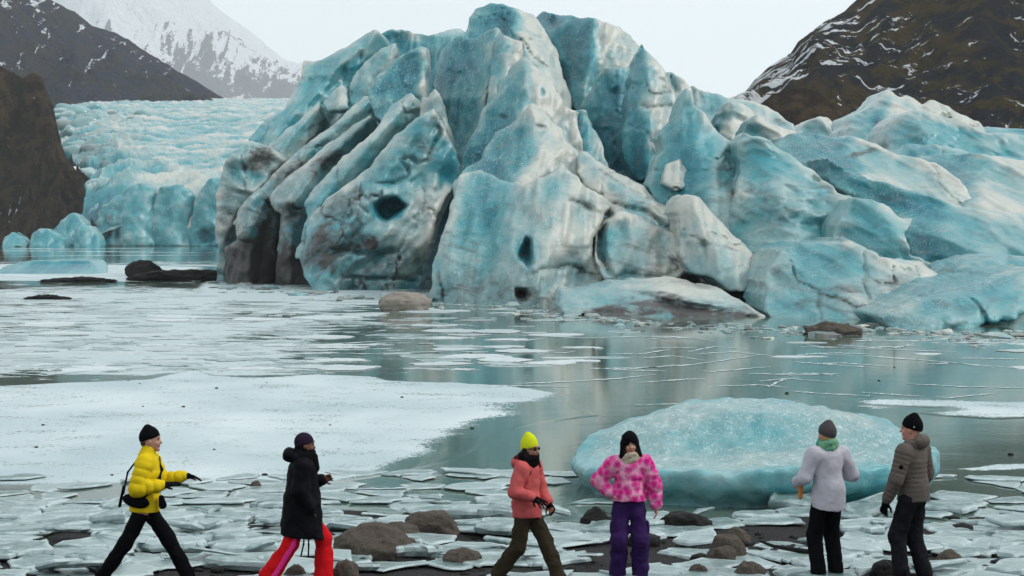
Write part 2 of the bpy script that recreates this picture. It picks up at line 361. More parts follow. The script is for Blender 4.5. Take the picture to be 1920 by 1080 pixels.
# ------------------------------------------------------------------ ice bodies built from outlines with real depth
def fin_mesh(spec):
    poly, rg = spec['poly'], spec['ridge']
    kL, kR = spec.get('k', (.6, .6)); kL, kR = kL * 1.2, kR * 1.2; r = spec.get('r', .6) * spec.get('rk', .34); th = spec.get('th', 7.0); seed = spec.get('seed', 1)
    R3 = np.array(sorted([PX(*q) for q in rg], key=lambda p: p[2]))
    zr = R3[:, 2]; soft = spec.get('soft', .8) * .3
    if len(zr) == 1: zr = np.array([zr[0], zr[0] + 1]); R3 = np.array([R3[0], R3[0] + [0, 0, 1]])
    def ext(z, i):
        y = np.interp(z, zr, R3[:, i])
        s0 = (R3[1, i] - R3[0, i]) / max(zr[1] - zr[0], .3); s1 = (R3[-1, i] - R3[-2, i]) / max(zr[-1] - zr[-2], .3)
        lim = 2.0 if i == 0 else .8
        s0, s1 = np.clip(s0, -lim, lim), np.clip(s1, -lim, lim)
        return y + np.where(z < zr[0], (z - zr[0]) * s0, 0) + np.where(z > zr[-1], (z - zr[-1]) * s1, 0)
    sf = lambda u: .5 * (u + np.sqrt(u * u + soft * soft)) - .5 * soft
    def yfront(x, z):
        dx = x - ext(z, 0)
        return ext(z, 1) + kL * sf(-dx) + kR * sf(dx), dx
    P2 = []
    for (a, c) in poly:
        Y = R3[:, 1].mean()
        for _ in range(5):
            X = (a - 960) / F_PX * Y; Z = CAM_H - (c - HZ_Y) / F_PX * Y
            Y = float(.5 * Y + .5 * np.clip(yfront(np.array(X), np.array(Z))[0] + r * .5, R3[:, 1].min() - 3, R3[:, 1].max() + th))
        P2.append((X, Z))
    Ym = R3[:, 1].mean(); h = spec.get('vox', Ym * 1.75 / F_PX * 1.875)
    A = np.array(P2); lo = A.min(0) - 1.2 * r - 3 * h; hi = A.max(0) + 1.2 * r + 3 * h
    lo[1] = max(lo[1], -.8)
    xs = np.arange(lo[0], hi[0], h); zs = np.arange(lo[1], hi[1], h)
    Xg, Zg = np.meshgrid(xs, zs, indexing='ij')
    d2 = poly_sd(Xg, Zg, P2)
    yf, dx = yfront(Xg, Zg)
    # low wobble of the outline, gouges, holes, cracks
    d2 = d2 + spec.get('wob', .30) * fbm(np.stack([Xg / 1.2, Zg / 1.2, Xg * 0 + seed * 3.1], -1), 4, seed, gain=.65)
    mpx = Ym / F_PX
    for ang, wl, am in ([spec['flute']] if 'flute' in spec else []) + [(spec.get('run', 82), 1.5, .34), (spec.get('run', 82), .6, .12)]:
        ca, sa = math.cos(math.radians(ang)), math.sin(math.radians(ang))
        q = np.stack([(Xg * ca + Zg * sa) / (wl * 5), (-Xg * sa + Zg * ca) / wl, Xg * 0 + seed], -1)
        yf = yf + am * fbm(q, 3, seed + 40, ridged=True)
    # melt scallops: shallow dishes that meet in sharp crests, drawn out along the run of the ice
    ang = math.radians(spec['flute'][0] if 'flute' in spec else spec.get('run', 70))
    ca, sa = math.cos(ang), math.sin(ang); wp = fbm(np.stack([Xg / 2.2, Zg / 2.2, Xg * 0 + seed], -1), 3, seed + 21)
    ua, va = Xg * ca + Zg * sa + .8 * wp, -Xg * sa + Zg * ca + .5 * wp
    sc_, cav = spec.get('scal', 1.0), 0; Ym_ = R3[:, 1].mean()
    lay = Zg + .16 * Xg + .5 * fbm(np.stack([Xg / 5, Zg / 5, Xg * 0], -1), 3, 91)
    ash = np.exp(-(fbm(np.stack([Xg / 11, lay / 1.15, Xg * 0 + 2], -1), 4, 92, gain=.6) / .055) ** 2) * sstep(-.12, .3, fbm(np.stack([Xg / 6, Zg / 3, Xg * 0 + seed], -1), 3, 93))
    b1, b2 = worley(Xg / 4.6 + .30 * wp, Zg / 6.5 + .22 * fbm(np.stack([Xg / .9, Zg / .9, Xg * 0 + 5], -1), 3, seed + 22), seed + 9)
    frac = np.exp(-((b2 - b1) / .030) ** 2) * sstep(-.05, .25, fbm(np.stack([Xg / 5, Zg / 5, Xg * 0 + seed * 2], -1), 2, 95))
    yf = yf + .30 * frac * (Ym_ < 300); ash = ash + .9 * frac  # thin fractures carved, their darkness painted in with the ash bands
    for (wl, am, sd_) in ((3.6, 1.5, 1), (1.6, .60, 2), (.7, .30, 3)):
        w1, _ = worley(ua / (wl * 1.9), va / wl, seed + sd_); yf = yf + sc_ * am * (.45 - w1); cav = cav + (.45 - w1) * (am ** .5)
    for (cx, cy, rx, ry, an, dep) in spec.get('dents', []):
        Yc = Ym; c = PX(cx, cy, Yc)
        for _ in range(4): Yc = float(yfront(np.array(c[0]), np.array(c[2]))[0]); c = PX(cx, cy, Yc)
        m = Yc / F_PX; ca, sa = math.cos(math.radians(an)), math.sin(math.radians(an))
        u, v = Xg - c[0], Zg - c[2]
        q = np.hypot((u * ca + v * sa) / (rx * m), (-u * sa + v * ca) / (ry * m))
        q = q + .42 * fbm(np.stack([Xg * .75, Zg * .75, Xg * 0 + seed], -1), 4, seed + 70, gain=.6)
        dep *= .55
        yf = yf + dep * (1 - sstep(.05, 1.1, q)) if abs(dep) > 0 else yf
    for (pp, dep, soft_e) in spec.get('pits', []):
        Yc = float(yfront(*[np.array(v) for v in PX(pp[0][0], pp[0][1], Ym)[[0, 2]]])[0])
        pm = [tuple(PX(a, c, Yc)[[0, 2]]) for a, c in pp]
        q = poly_sd(Xg + .12 * fbm(np.stack([Xg * 1.4, Zg * 1.4, Xg * 0], -1), 3, seed + 60), Zg, pm)
        yf = yf + dep * sstep(.05, -soft_e, q)
    for (pl, wd, dep) in spec.get('cracks', []):
        pp = [PX(a, c, Ym) for a, c in pl]; dd = np.full(Xg.shape, 1e9)
        xx = Xg + .25 * fbm(np.stack([Xg / .9, Zg / .9, Xg * 0 + 2], -1), 3, seed + 80)
        zz = Zg + .25 * fbm(np.stack([Xg / .9, Zg / .9, Xg * 0 + 7], -1), 3, seed + 81)
        for a, c in zip(pp[:-1], pp[1:]):
            ex, ez = c[0] - a[0], c[2] - a[2]
            t = np.clip(((xx - a[0]) * ex + (zz - a[2]) * ez) / (ex * ex + ez * ez), 0, 1)
            dd = np.minimum(dd, np.hypot(xx - a[0] - t * ex, zz - a[2] - t * ez))
        yf = yf + dep * np.exp(-(dd / (wd * .7)) ** 1.2)
    inside = d2 < r
    y0, y1 = yf[inside].min() - .8, min(yf[inside].max() + th, Ym + 26) + 1
    ys = np.arange(y0, y1, h)
    sl = spec.get('nrm', .8)
    f = (yf[:, None, :] - ys[None, :, None]) * sl
    f = smax(f, np.broadcast_to(d2[:, None, :], f.shape), r)
    f = np.maximum(f, ys[None, :, None] - (yf + th)[:, None, :])
    na = spec.get('na', .42) * .30
    f = f + na * gridnoise(xs, ys, zs, 2.6, seed) + na * .5 * gridnoise(xs, ys, zs, 1.1, seed + 1) + na * .22 * gridnoise(xs, ys, zs, .5, seed + 2)
    f[:, 0, :] = np.abs(f[:, 0, :]) + .01; f[:, -1, :] = np.abs(f[:, -1, :]) + .01
    f[0] = np.abs(f[0]) + .01; f[-1] = np.abs(f[-1]) + .01; f[:, :, 0] = np.abs(f[:, :, 0]) + .01; f[:, :, -1] = np.abs(f[:, :, -1]) + .01
    V, Q = surface_nets(f.astype(np.float32), xs, ys, zs)
    # colour: clear blue or weathered white, flank and hollow shading painted in, grit
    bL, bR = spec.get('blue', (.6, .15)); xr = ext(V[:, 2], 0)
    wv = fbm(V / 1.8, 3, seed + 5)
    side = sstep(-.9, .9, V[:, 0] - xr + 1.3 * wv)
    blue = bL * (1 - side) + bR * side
    zt = (V[:, 2] - V[:, 2].min()) / max(np.ptp(V[:, 2]), .1)
    blue = blue + spec.get('bz', 0) * (zt - .5)
    gi = np.clip(((V[:, 0] - xs[0]) / h).astype(int), 0, len(xs) - 1), np.clip(((V[:, 2] - zs[0]) / h).astype(int), 0, len(zs) - 1)
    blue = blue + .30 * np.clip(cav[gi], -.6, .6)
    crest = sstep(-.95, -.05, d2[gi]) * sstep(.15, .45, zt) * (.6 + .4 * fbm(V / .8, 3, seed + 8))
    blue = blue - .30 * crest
    ash_crack_v = ash[gi] * spec.get('ash', .34) - .22 * crest
    dirt = np.full(len(V), spec.get('dirt', .08)) + spec.get('dz', 0) * (1 - zt) ** 2 + ash_crack_v
    pxv = 960 + V[:, 0] / V[:, 1] * F_PX; pyv = HZ_Y + (CAM_H - V[:, 2]) / V[:, 1] * F_PX
    for (cx, cy, rx, ry, an, st) in spec.get('stain_darks', []):  # grit stains, and darkness painted into some hollows and cavities
        ca, sa = math.cos(math.radians(an)), math.sin(math.radians(an)); u, v2 = pxv - cx, -(pyv - cy)
        q = np.hypot((u * ca + v2 * sa) / rx, (-u * sa + v2 * ca) / ry) + .75 * fbm(V / 1.1, 4, seed + 6, gain=.6)
        dirt = dirt + st * (1 - sstep(.3, 1.15, q))
    for (cx, cy, rx, ry, an, st) in spec.get('tints', []):
        ca, sa = math.cos(math.radians(an)), math.sin(math.radians(an)); u, v2 = pxv - cx, -(pyv - cy)
        q = np.hypot((u * ca + v2 * sa) / rx, (-u * sa + v2 * ca) / ry) + .8 * fbm(V / 1.4, 4, seed + 7, gain=.6)
        blue = blue + st * (.6 if min(rx, ry) < 25 else .9) * (1 - sstep(.0, 1.2, q))
    fr = spec.get('frost', .35) * (1 - side) + spec.get('sparkleR', .08) * side  # speckle amount per flank, including the painted sky sparkle
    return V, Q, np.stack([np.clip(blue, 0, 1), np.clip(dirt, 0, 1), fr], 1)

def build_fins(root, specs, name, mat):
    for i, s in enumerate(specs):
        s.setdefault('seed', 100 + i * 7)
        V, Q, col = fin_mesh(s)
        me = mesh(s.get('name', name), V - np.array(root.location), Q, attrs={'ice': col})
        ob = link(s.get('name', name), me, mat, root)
        if 'label' in s: ob['label'] = s['label']
# ------------------------------------------------------------------ the great ice front
FINS = [
 # --- left group of slanted slabs
 dict(poly=[(813,198),(830,233),(847,267),(863,310),(860,340),(840,365),(822,400),(812,432),(800,470),(788,510),(776,565),(640,565),(590,560),(566,510),(560,483),(577,423),(580,403),(613,370),(657,340),(697,307),(747,247),(783,217)],
      ridge=[(800,215,137),(700,360,133.5),(640,440,131.5),(600,560,131)], k=(1.0,.5), r=.7, th=9, blue=(.42,.30), dirt=.22, flute=(48,2.4,.35), frost=.25,
      pits=[([(695,383),(713,368),(740,365),(755,377),(767,385),(743,403),(723,418),(708,413),(697,397)],3.2,.5)], dents=[(760,318,40,16,25,.8),(640,468,70,13,12,1.2),(690,492,60,16,35,1.0),(835,345,22,48,-10,1.0),(640,520,20,34,20,1.0),(790,300,18,10,40,-.7)],
      cracks=[([(815,230),(818,250),(806,270),(800,295),(780,300),(755,292)],.16,.8),([(750,300),(765,325),(735,340),(700,345)],.14,.6),([(672,345),(675,385),(690,400)],.12,.5),([(645,520),(775,525)],.16,.5),([(638,470),(700,480),(740,470)],.2,.7)],
      stain_darks=[(640,385,60,34,20,.4),(625,470,80,50,15,.6),(700,515,120,60,15,.42),(605,430,30,18,30,.25),(700,330,45,20,30,.15),(690,450,40,18,10,.3)],
      tints=[(835,310,30,55,10,.55),(729,391,34,26,0,.75),(700,540,70,30,0,.2),(780,230,30,30,0,.2)]),
 dict(poly=[(815,167),(822,180),(832,215),(852,275),(800,275),(785,215),(793,188),(805,183)], ridge=[(815,170,142),(815,260,141)], k=(.6,.9), r=.5, th=5, blue=(.25,.2), dirt=.05),
 dict(poly=[(767,175),(788,190),(802,232),(770,300),(650,430),(590,490),(556,482),(573,405),(569,385),(577,370),(607,333),(650,290),(700,247),(733,197)],
      ridge=[(772,185,146),(690,275,143),(600,380,140),(575,470,139)], k=(1.0,1.3), r=.7, th=8, blue=(.40,.40), dirt=.14, flute=(48,2.2,.3), frost=.25,
      dents=[(778,213,14,8,40,.9),(738,246,14,7,40,.7),(700,285,20,8,50,.5)], stain_darks=[(737,247,16,8,40,.5),(610,420,40,40,40,.45),(640,335,18,26,40,.35),(580,450,24,40,0,.6)], tints=[(690,300,50,26,45,.25)]),
 dict(poly=[(693,216),(706,224),(700,262),(650,335),(592,400),(588,470),(572,545),(515,545),(518,470),(524,402),(504,372),(513,353),(557,317),(600,280),(633,257),(667,230)],
      ridge=[(690,225,155),(600,310,152),(545,380,148),(545,545,146)], k=(1.0,1.3), r=.7, th=8, blue=(.30,.45), dirt=.32, flute=(42,2.2,.35), frost=.2, dz=.6,
      dents=[(625,295,22,10,45,.8),(548,405,14,24,0,.6)], stain_darks=[(610,305,40,22,45,.5),(540,400,34,30,0,.3),(548,505,45,45,0,.65),(660,245,20,12,40,.2)], tints=[(552,435,24,34,0,.5)]),
 dict(poly=[(707,178),(714,197),(692,228),(640,275),(562,338),(500,385),(452,435),(438,420),(470,370),(520,320),(580,262),(640,215),(680,175)],
      ridge=[(700,185,163),(600,262,159),(470,400,154)], k=(1.0,1.3), r=.6, th=7, blue=(.25,.3), dirt=.30, flute=(40,2.0,.3), dents=[(625,240,8,16,30,.9),(555,305,8,16,30,.9),(590,275,6,12,30,.6)], stain_darks=[(540,325,60,18,40,.4),(470,390,40,26,40,.4)]),
 dict(poly=[(597,192),(606,222),(572,272),(502,342),(462,388),(428,402),(440,350),(490,290),(540,235),(570,215)], ridge=[(590,205,168),(520,285,164),(445,380,159)], k=(1.0,1.3), r=.6, th=7, blue=(.25,.3), dirt=.27,
      stain_darks=[(490,310,50,24,45,.4)], tints=[(560,240,30,20,40,.2)]),
 dict(poly=[(463,368),(490,358),(505,370),(524,400),(521,443),(516,545),(425,545),(415,465),(440,445),(439,398)], ridge=[(470,375,150),(465,545,148)], k=(.7,1.6), r=.8, th=7, blue=(.3,.45), dirt=.42, dz=.8,
      dents=[(470,398,26,5,-20,.5),(450,455,40,10,-10,.9),(495,470,18,70,0,1.0)], stain_darks=[(460,490,60,60,0,.5),(500,450,26,90,0,.45)], name='ice_fin'),
 dict(poly=[(463,262),(505,275),(530,300),(478,362),(445,402),(424,452),(428,545),(400,540),(408,470),(405,380),(410,345),(420,298),(440,280)], ridge=[(440,285,160),(420,545,156)], k=(.7,.55), r=.9, th=8, blue=(.30,.34), dirt=.26, dz=.35, flute=(-12,1.3,.3),
      dents=[(495,295,22,26,-30,1.6),(440,360,30,8,-15,.6),(425,420,14,30,0,.5)], stain_darks=[(490,300,36,34,0,.6),(430,380,40,70,0,.25)]),
 dict(poly=[(463,262),(500,225),(530,205),(560,150),(568,110),(584,114),(602,110),(645,87),(697,53),(713,60),(742,92),(722,145),(650,205),(592,272),(520,305),(480,292)],
      ridge=[(700,60,180),(610,150,176),(500,270,169)], k=(.8,1.0), r=.5, th=9, blue=(.42,.36), dirt=.08, flute=(52,3.0,.8), frost=.3,
      dents=[(676,103,20,12,60,2.2),(640,135,12,30,-35,1.2),(620,165,10,20,-35,.9),(545,240,16,30,-20,1.4)], stain_darks=[(500,285,50,26,30,.45),(676,98,18,9,50,.15)], tints=[(670,130,34,34,45,.4),(540,235,22,40,20,.45)]),
 dict(poly=[(740,80),(743,100),(717,150),(667,207),(642,200),(660,150),(683,117),(715,92)], ridge=[(735,88,172),(660,190,169)], k=(.6,.5), r=.45, th=5, blue=(.5,.4), dirt=.04),
 dict(poly=[(640,155),(650,163),(652,202),(617,208),(600,192),(625,165)], ridge=[(642,160,169),(630,200,167)], k=(.5,.4), r=.4, th=4, blue=(.2,.15), dirt=.08),
 dict(poly=[(799,87),(799,133),(796,200),(772,285),(705,220),(686,168),(713,137),(737,107),(786,82)], ridge=[(794,92,152),(790,180,149),(778,280,147)], k=(.55,1.6), r=.3, soft=.3, th=7, blue=(.62,.15), dirt=.03, frost=1.0, sparkleR=.1, bz=-.05, flute=(40,1.6,.25),
      tints=[(725,185,30,16,30,-.4),(790,105,9,60,0,-.3)]),
 # --- centre: the deep wall and the high dome
 dict(poly=[(708,64),(723,55),(750,51),(787,62),(803,66),(833,57),(868,51),(905,80),(900,300),(860,345),(800,345),(770,250),(740,150)], ridge=[(760,55,186),(840,70,185),(840,340,172)], k=(.2,.2), r=.6, th=9, blue=(.72,.78), dirt=.0, ash=.1, frost=.5, flute=(88,2.2,.9), bz=-.35,
      tints=[(750,62,45,14,-15,-.5),(845,58,30,10,0,-.25)]),
 dict(poly=[(828,90),(845,76),(863,64),(875,72),(900,66),(930,50),(945,62),(937,90),(924,160),(902,235),(876,320),(850,345),(825,240),(812,150)], ridge=[(928,55,157),(915,160,154),(875,320,151)], k=(1.0,.5), r=.4, th=8, blue=(.66,.25), dirt=.0, ash=.1, frost=.8, flute=(82,2.2,.7), bz=.1,
      tints=[(850,90,30,28,0,-.28),(905,90,26,30,0,-.22)]),
 dict(poly=[(867,80),(880,33),(893,13),(920,5),(947,10),(1000,25),(1017,53),(1040,93),(1055,135),(1070,180),(1070,280),(960,290),(900,210),(872,130)], ridge=[(965,15,168),(985,80,164),(1010,180,160)], k=(.6,1.1), r=.8, th=12, blue=(.72,.12), dirt=.05, frost=.5, na=.5,
      dents=[(936,46,34,30,20,1.6)], tints=[(945,50,28,34,0,.4),(985,75,30,60,-30,-.3),(905,25,24,16,0,-.35)], cracks=[([(975,70),(1000,110),(1030,130)],.12,.5)], stain_darks=[(1010,110,30,10,-40,.15)]),
 dict(poly=[(930,75),(943,62),(977,78),(981,100),(962,145),(945,195),(920,245),(893,275),(913,180),(925,115)], ridge=[(945,68,153),(932,180,150),(905,260,148)], k=(1.1,.5), r=.4, th=6, blue=(.55,.08), dirt=.09, frost=.6, stain_darks=[(960,95,22,16,0,.2)]),
 dict(poly=[(983,103),(1003,120),(1027,143),(1047,173),(1063,197),(1085,207),(1096,330),(960,395),(855,345),(863,297),(890,240),(910,200),(930,173),(936,145),(950,142),(965,120)],
      ridge=[(983,106,141),(988,180,138),(965,270,135),(945,380,133)], k=(.95,.5), r=.4, th=8, soft=.4, scal=1.25, blue=(.55,.04), dirt=.07, frost=.8, bz=-.1,
      dents=[(1018,174,4,10,5,.6),(944,218,14,5,-15,.5)], stain_darks=[(996,125,12,10,0,.18),(944,218,18,7,-15,.45),(1000,160,40,40,0,.05)], tints=[(885,285,30,50,30,.35),(975,195,10,16,0,.4),(1018,174,6,14,0,.7)]),
 dict(poly=[(1073,208),(1100,205),(1113,230),(1127,260),(1138,300),(1150,345),(1090,350),(1066,280),(1062,222)], ridge=[(1100,215,143),(1100,340,138)], k=(1.2,.7), r=.5, th=6, blue=(.85,.22), dirt=.05, tints=[(1085,245,12,30,0,.3)]),
 dict(poly=[(1000,188),(1013,200),(1033,220),(1050,240),(1063,267),(1085,285),(1095,340),(1090,440),(960,470),(845,430),(850,340),(877,313),(903,297),(913,270),(933,247),(960,227),(987,203)],
      ridge=[(1000,190,125),(990,270,122),(965,345,119),(940,460,117)], k=(.95,.5), r=.4, th=7, soft=.4, scal=1.25, blue=(.50,.02), dirt=.04, frost=.9, bz=-.15,
      dents=[(1014,237,16,5,-12,.9)], stain_darks=[(1015,236,18,6,-12,.5),(985,262,8,10,0,.2),(1020,345,60,8,-5,.22)], tints=[(905,320,50,40,30,.22),(890,400,50,60,0,.2)]),
 dict(poly=[(862,327),(900,318),(940,338),(985,348),(1013,333),(1035,318),(1057,303),(1077,323),(1100,347),(1133,367),(1148,385),(1130,415),(1111,447),(1113,480),(1133,510),(1152,550),(1110,600),(820,600),(800,566),(815,510),(830,433),(842,380)],
      ridge=[(1057,306,112),(1045,380,109),(1025,460,106),(1000,600,103)], k=(.5,.75), r=.55, th=7, scal=1.25, blue=(.34,.10), dirt=.16, frost=.5, bz=.15, na=.5, dz=.12,
      pits=[([(982,440),(1000,447),(1002,493),(990,505),(967,483),(973,462)],2.8,.5),([(963,537),(990,540),(993,553),(983,565),(966,558)],2.2,.4)], dents=[(1100,385,26,12,-35,.6),(1130,392,14,10,0,-.8),(1120,465,16,45,8,1.2),(1052,552,14,10,0,1.2)],
      cracks=[([(1068,372),(1095,385),(1110,395)],.16,.5),([(1000,510),(1060,500),(1110,512),(1140,530)],.18,.4),([(830,435),(900,440)],.1,.2)],
      stain_darks=[(1095,378,36,18,-30,.28),(980,548,20,22,0,.35),(890,540,100,40,0,.22),(1060,500,60,12,-5,.18),(1010,560,90,22,0,.22)], tints=[(900,380,60,40,30,.25),(987,473,20,34,0,.8),(1000,400,60,30,25,-.2)]),
 dict(poly=[(923,482),(934,466),(947,459),(962,466),(966,492),(990,513),(994,535),(968,548),(972,590),(920,590),(918,525)], ridge=[(947,462,108.6),(945,590,104.9)], k=(.5,.6), r=.7, th=4, blue=(.08,.08), dirt=.12, stain_darks=[(975,530,22,12,-20,.4)]),
 # --- blocks at the foot, centre right
 dict(poly=[(1083,293),(1097,279),(1117,297),(1140,313),(1170,330),(1210,350),(1227,370),(1253,390),(1276,413),(1270,445),(1200,440),(1150,405),(1133,372),(1100,345),(1087,315)], ridge=[(1097,283,122),(1150,340,117),(1260,420,112)], k=(.5,.5), r=.8, th=8, blue=(.25,.12), dirt=.14, na=.5,
      cracks=[([(1150,385),(1200,400),(1240,425),(1265,432)],.2,.7),([(1120,320),(1170,350),(1230,380)],.15,.5)], stain_darks=[(1180,343,12,8,0,.3),(1220,395,50,10,-30,.25)], tints=[(1145,352,24,16,0,.3)]),
 dict(poly=[(1150,400),(1167,395),(1217,418),(1268,436),(1282,473),(1286,510),(1274,524),(1200,534),(1160,545),(1128,520),(1112,490),(1113,450),(1128,415)], ridge=[(1180,400,110),(1200,470,107),(1200,545,104)], k=(.35,.45), r=.8, th=8, blue=(.18,.08), dirt=.10, na=.5, dz=.2,
      pits=[([(1112,437),(1128,420),(1143,412),(1138,440),(1136,467),(1146,500),(1152,522),(1133,512),(1115,487)],3.4,.6)], dents=[(1265,488,22,6,-50,1.0)], scal=1.4, cracks=[([(1140,525),(1190,515),(1240,520),(1275,505)],.22,.6)],
      stain_darks=[(1215,510,70,14,0,.28),(1268,490,18,24,0,.3),(1200,455,40,20,0,.08)], tints=[(1133,462,24,52,0,.75)]),
 dict(poly=[(1290,361),(1320,369),(1340,397),(1367,430),(1400,460),(1418,487),(1429,513),(1439,536),(1417,546),(1367,544),(1340,524),(1297,507),(1281,482),(1272,420),(1262,397),(1270,377)], ridge=[(1290,364,106),(1320,430,104),(1390,545,100)], k=(.8,.8), r=.6, th=7, blue=(.25,.12), dirt=.08, na=.4,
      dents=[(1285,465,14,34,10,.9),(1380,505,30,6,15,.35)], stain_darks=[(1280,470,16,40,10,.15),(1400,540,40,8,5,.3)], tints=[(1285,460,16,36,0,.4)]),
 dict(poly=[(1048,575),(1060,548),(1100,545),(1133,540),(1167,532),(1205,528),(1243,524),(1300,527),(1350,543),(1400,567),(1436,592),(1420,625),(1300,625),(1180,615),(1130,600),(1060,600)], ridge=[(1245,526,95),(1230,570,91),(1230,620,88)], k=(.12,.12), r=.8, th=6, blue=(.42,.30), dirt=.24, na=.5, scal=1.3, flute=(-14,1.6,.8),
      dents=[(1280,575,120,12,-8,1.4),(1150,588,80,10,-2,1.0),(1408,600,12,9,0,1.4)], ash=.5, stain_darks=[(1290,586,150,26,-8,.75),(1130,590,80,20,0,.75),(1310,535,70,8,-8,.5),(1250,555,120,7,-8,.4),(1395,580,40,20,-20,.35)], name='ice_toe'),
 # --- right: spikes and the long ridges
 dict(poly=[(1003,30),(1020,19),(1040,23),(1067,26),(1090,32),(1133,39),(1160,50),(1183,63),(1202,85),(1204,140),(1160,180),(1100,215),(1078,210),(1065,170),(1045,100),(1020,55)], ridge=[(1112,38,172),(1106,110,169),(1092,200,166)], k=(1.1,.45), r=.5, soft=.5, th=10, blue=(.82,.08), dirt=.06, frost=.4, na=.45, flute=(70,2.6,.5),
      dents=[(1038,38,5,18,10,1.2),(1055,140,12,50,10,1.5)], stain_darks=[(1146,100,10,20,0,.2),(1037,40,12,20,0,.25),(1150,75,26,14,-20,.12)], tints=[(1146,100,8,16,0,.5)]),
 dict(poly=[(1133,122),(1146,126),(1163,129),(1190,116),(1205,150),(1222,250),(1240,335),(1225,372),(1170,340),(1138,320),(1118,255),(1098,212),(1090,202),(1105,180),(1120,143)], ridge=[(1150,124,157),(1165,220,155),(1200,360,152)], k=(.9,.5), r=.45, th=8, blue=(.85,.75), dirt=.05, frost=.3, bz=-.75, flute=(80,2.4,.5),
      dents=[(1157,168,8,12,0,.9),(1135,150,10,30,10,.8)], tints=[(1140,128,24,14,0,-.3)]),
 dict(poly=[(1205,79),(1213,88),(1233,113),(1247,135),(1263,160),(1279,190),(1262,240),(1246,290),(1228,335),(1195,335),(1172,300),(1169,247),(1176,213),(1176,180),(1187,133),(1197,93)], ridge=[(1206,82,147),(1214,130,145),(1206,207,143),(1214,320,141)], k=(1.5,.6), r=.3, th=7, blue=(.75,.08), dirt=.06, frost=.3, soft=.4,
      dents=[(1237,258,14,16,0,1.4),(1220,245,8,30,0,-.5)], cracks=[([(1205,201),(1235,200),(1262,195)],.13,.5)], stain_darks=[(1250,195,26,8,0,.2)], tints=[(1240,258,12,18,0,.5),(1205,300,30,40,0,.5)]),
 dict(poly=[(1245,132),(1263,131),(1280,145),(1295,167),(1300,215),(1270,220),(1255,170)], ridge=[(1265,134,160),(1275,200,157)], k=(.5,.5), r=.6, th=6, blue=(.3,.12), dirt=.06, cracks=[([(1263,135),(1270,170)],.18,1.0)]),
 dict(poly=[(1287,172),(1300,193),(1320,213),(1347,240),(1373,260),(1400,287),(1402,330),(1385,385),(1425,450),(1420,500),(1320,500),(1250,420),(1230,372),(1216,348),(1228,303),(1243,277),(1240,253),(1257,233),(1267,217),(1277,190)],
      ridge=[(1287,175,119),(1298,250,117),(1320,340,114),(1350,490,110)], k=(.9,.5), r=.4, th=7, soft=.5, blue=(.52,.40), dirt=.10, frost=.3, bz=.1,
      dents=[(1250,345,30,22,20,1.0)], cracks=[([(1397,288),(1393,320),(1378,375)],.16,1.0),([(1235,315),(1300,322),(1390,322)],.12,.25)], stain_darks=[(1330,300,90,5,0,.18),(1370,395,40,40,0,.12),(1300,330,50,6,-5,.15)], tints=[(1330,220,26,14,-45,-.25),(1260,260,22,40,0,.25)]),
 dict(poly=[(1250,310),(1275,292),(1296,304),(1306,325),(1302,352),(1270,362),(1238,345)], ridge=[(1278,296,116.5),(1270,356,114.5)], k=(.5,.7), r=.8, th=3.5, blue=(.15,.10), dirt=.12, stain_darks=[(1288,338,12,8,0,.25)]),
 dict(run=-32, scal=1.6, poly=[(1380,263),(1397,248),(1413,257),(1447,270),(1480,287),(1513,310),(1533,323),(1572,360),(1600,373),(1611,393),(1605,430),(1600,530),(1450,570),(1370,520),(1350,440),(1375,375),(1394,310)],
      ridge=[(1398,252,114),(1440,330,111),(1480,460,107)], k=(.8,.16), r=.5, th=9, blue=(.42,.42), dirt=.16, frost=.25, flute=(-6,2.4,.35),
      cracks=[([(1550,430),(1590,408),(1610,395)],.2,.8)], stain_darks=[(1460,395,90,40,-10,.25),(1500,350,80,6,-4,.18),(1430,330,60,5,0,.15),(1550,400,40,8,-12,.25)], tints=[(1540,335,40,18,-40,-.35),(1395,262,20,10,0,-.2),(1590,390,26,16,0,-.3)]),
 dict(run=-32, scal=1.6, poly=[(1603,372),(1640,376),(1673,393),(1697,410),(1718,409),(1711,425),(1697,435),(1701,455),(1715,475),(1750,495),(1768,520),(1760,610),(1590,610),(1552,490),(1562,425)], ridge=[(1640,380,104),(1680,440,102),(1720,540,99)], k=(.7,.35), r=.6, th=7, blue=(.5,.22), dirt=.12, frost=.3, tints=[(1630,430,30,24,0,.25)], stain_darks=[(1580,440,40,16,25,.25),(1725,503,10,6,0,.3)]),
 dict(run=-32, scal=1.6, poly=[(1590,438),(1607,460),(1647,487),(1697,493),(1723,500),(1762,515),(1766,548),(1720,575),(1680,620),(1500,625),(1440,585),(1446,510),(1467,473),(1513,453),(1573,449)], ridge=[(1592,442,95),(1592,500,92),(1570,625,86)], k=(.55,.12), r=.6, th=9, blue=(.40,.30), dirt=.17, frost=.55, na=.5, bz=.15, dz=.1,
      dents=[(1462,520,18,16,0,.8)], stain_darks=[(1480,520,40,40,0,.25),(1600,540,110,14,12,.2),(1700,520,60,12,15,.2),(1540,570,80,14,0,.15)], tints=[(1740,525,22,22,0,-.3),(1590,455,14,14,0,-.3)]),
 dict(run=-32, scal=1.6, poly=[(1455,272),(1480,253),(1507,247),(1540,252),(1580,252),(1613,257),(1647,270),(1690,290),(1760,304),(1840,390),(1800,480),(1640,480),(1550,420),(1515,350),(1465,300)], ridge=[(1590,254,131),(1600,300,127),(1640,390,121)], k=(.9,.22), r=.6, th=9, blue=(.72,.16), dirt=.08, frost=.9,
      stain_darks=[(1620,285,46,7,18,.6),(1690,300,40,12,-20,.25),(1590,262,20,6,0,.2)], tints=[(1530,330,40,26,-30,.15)]),
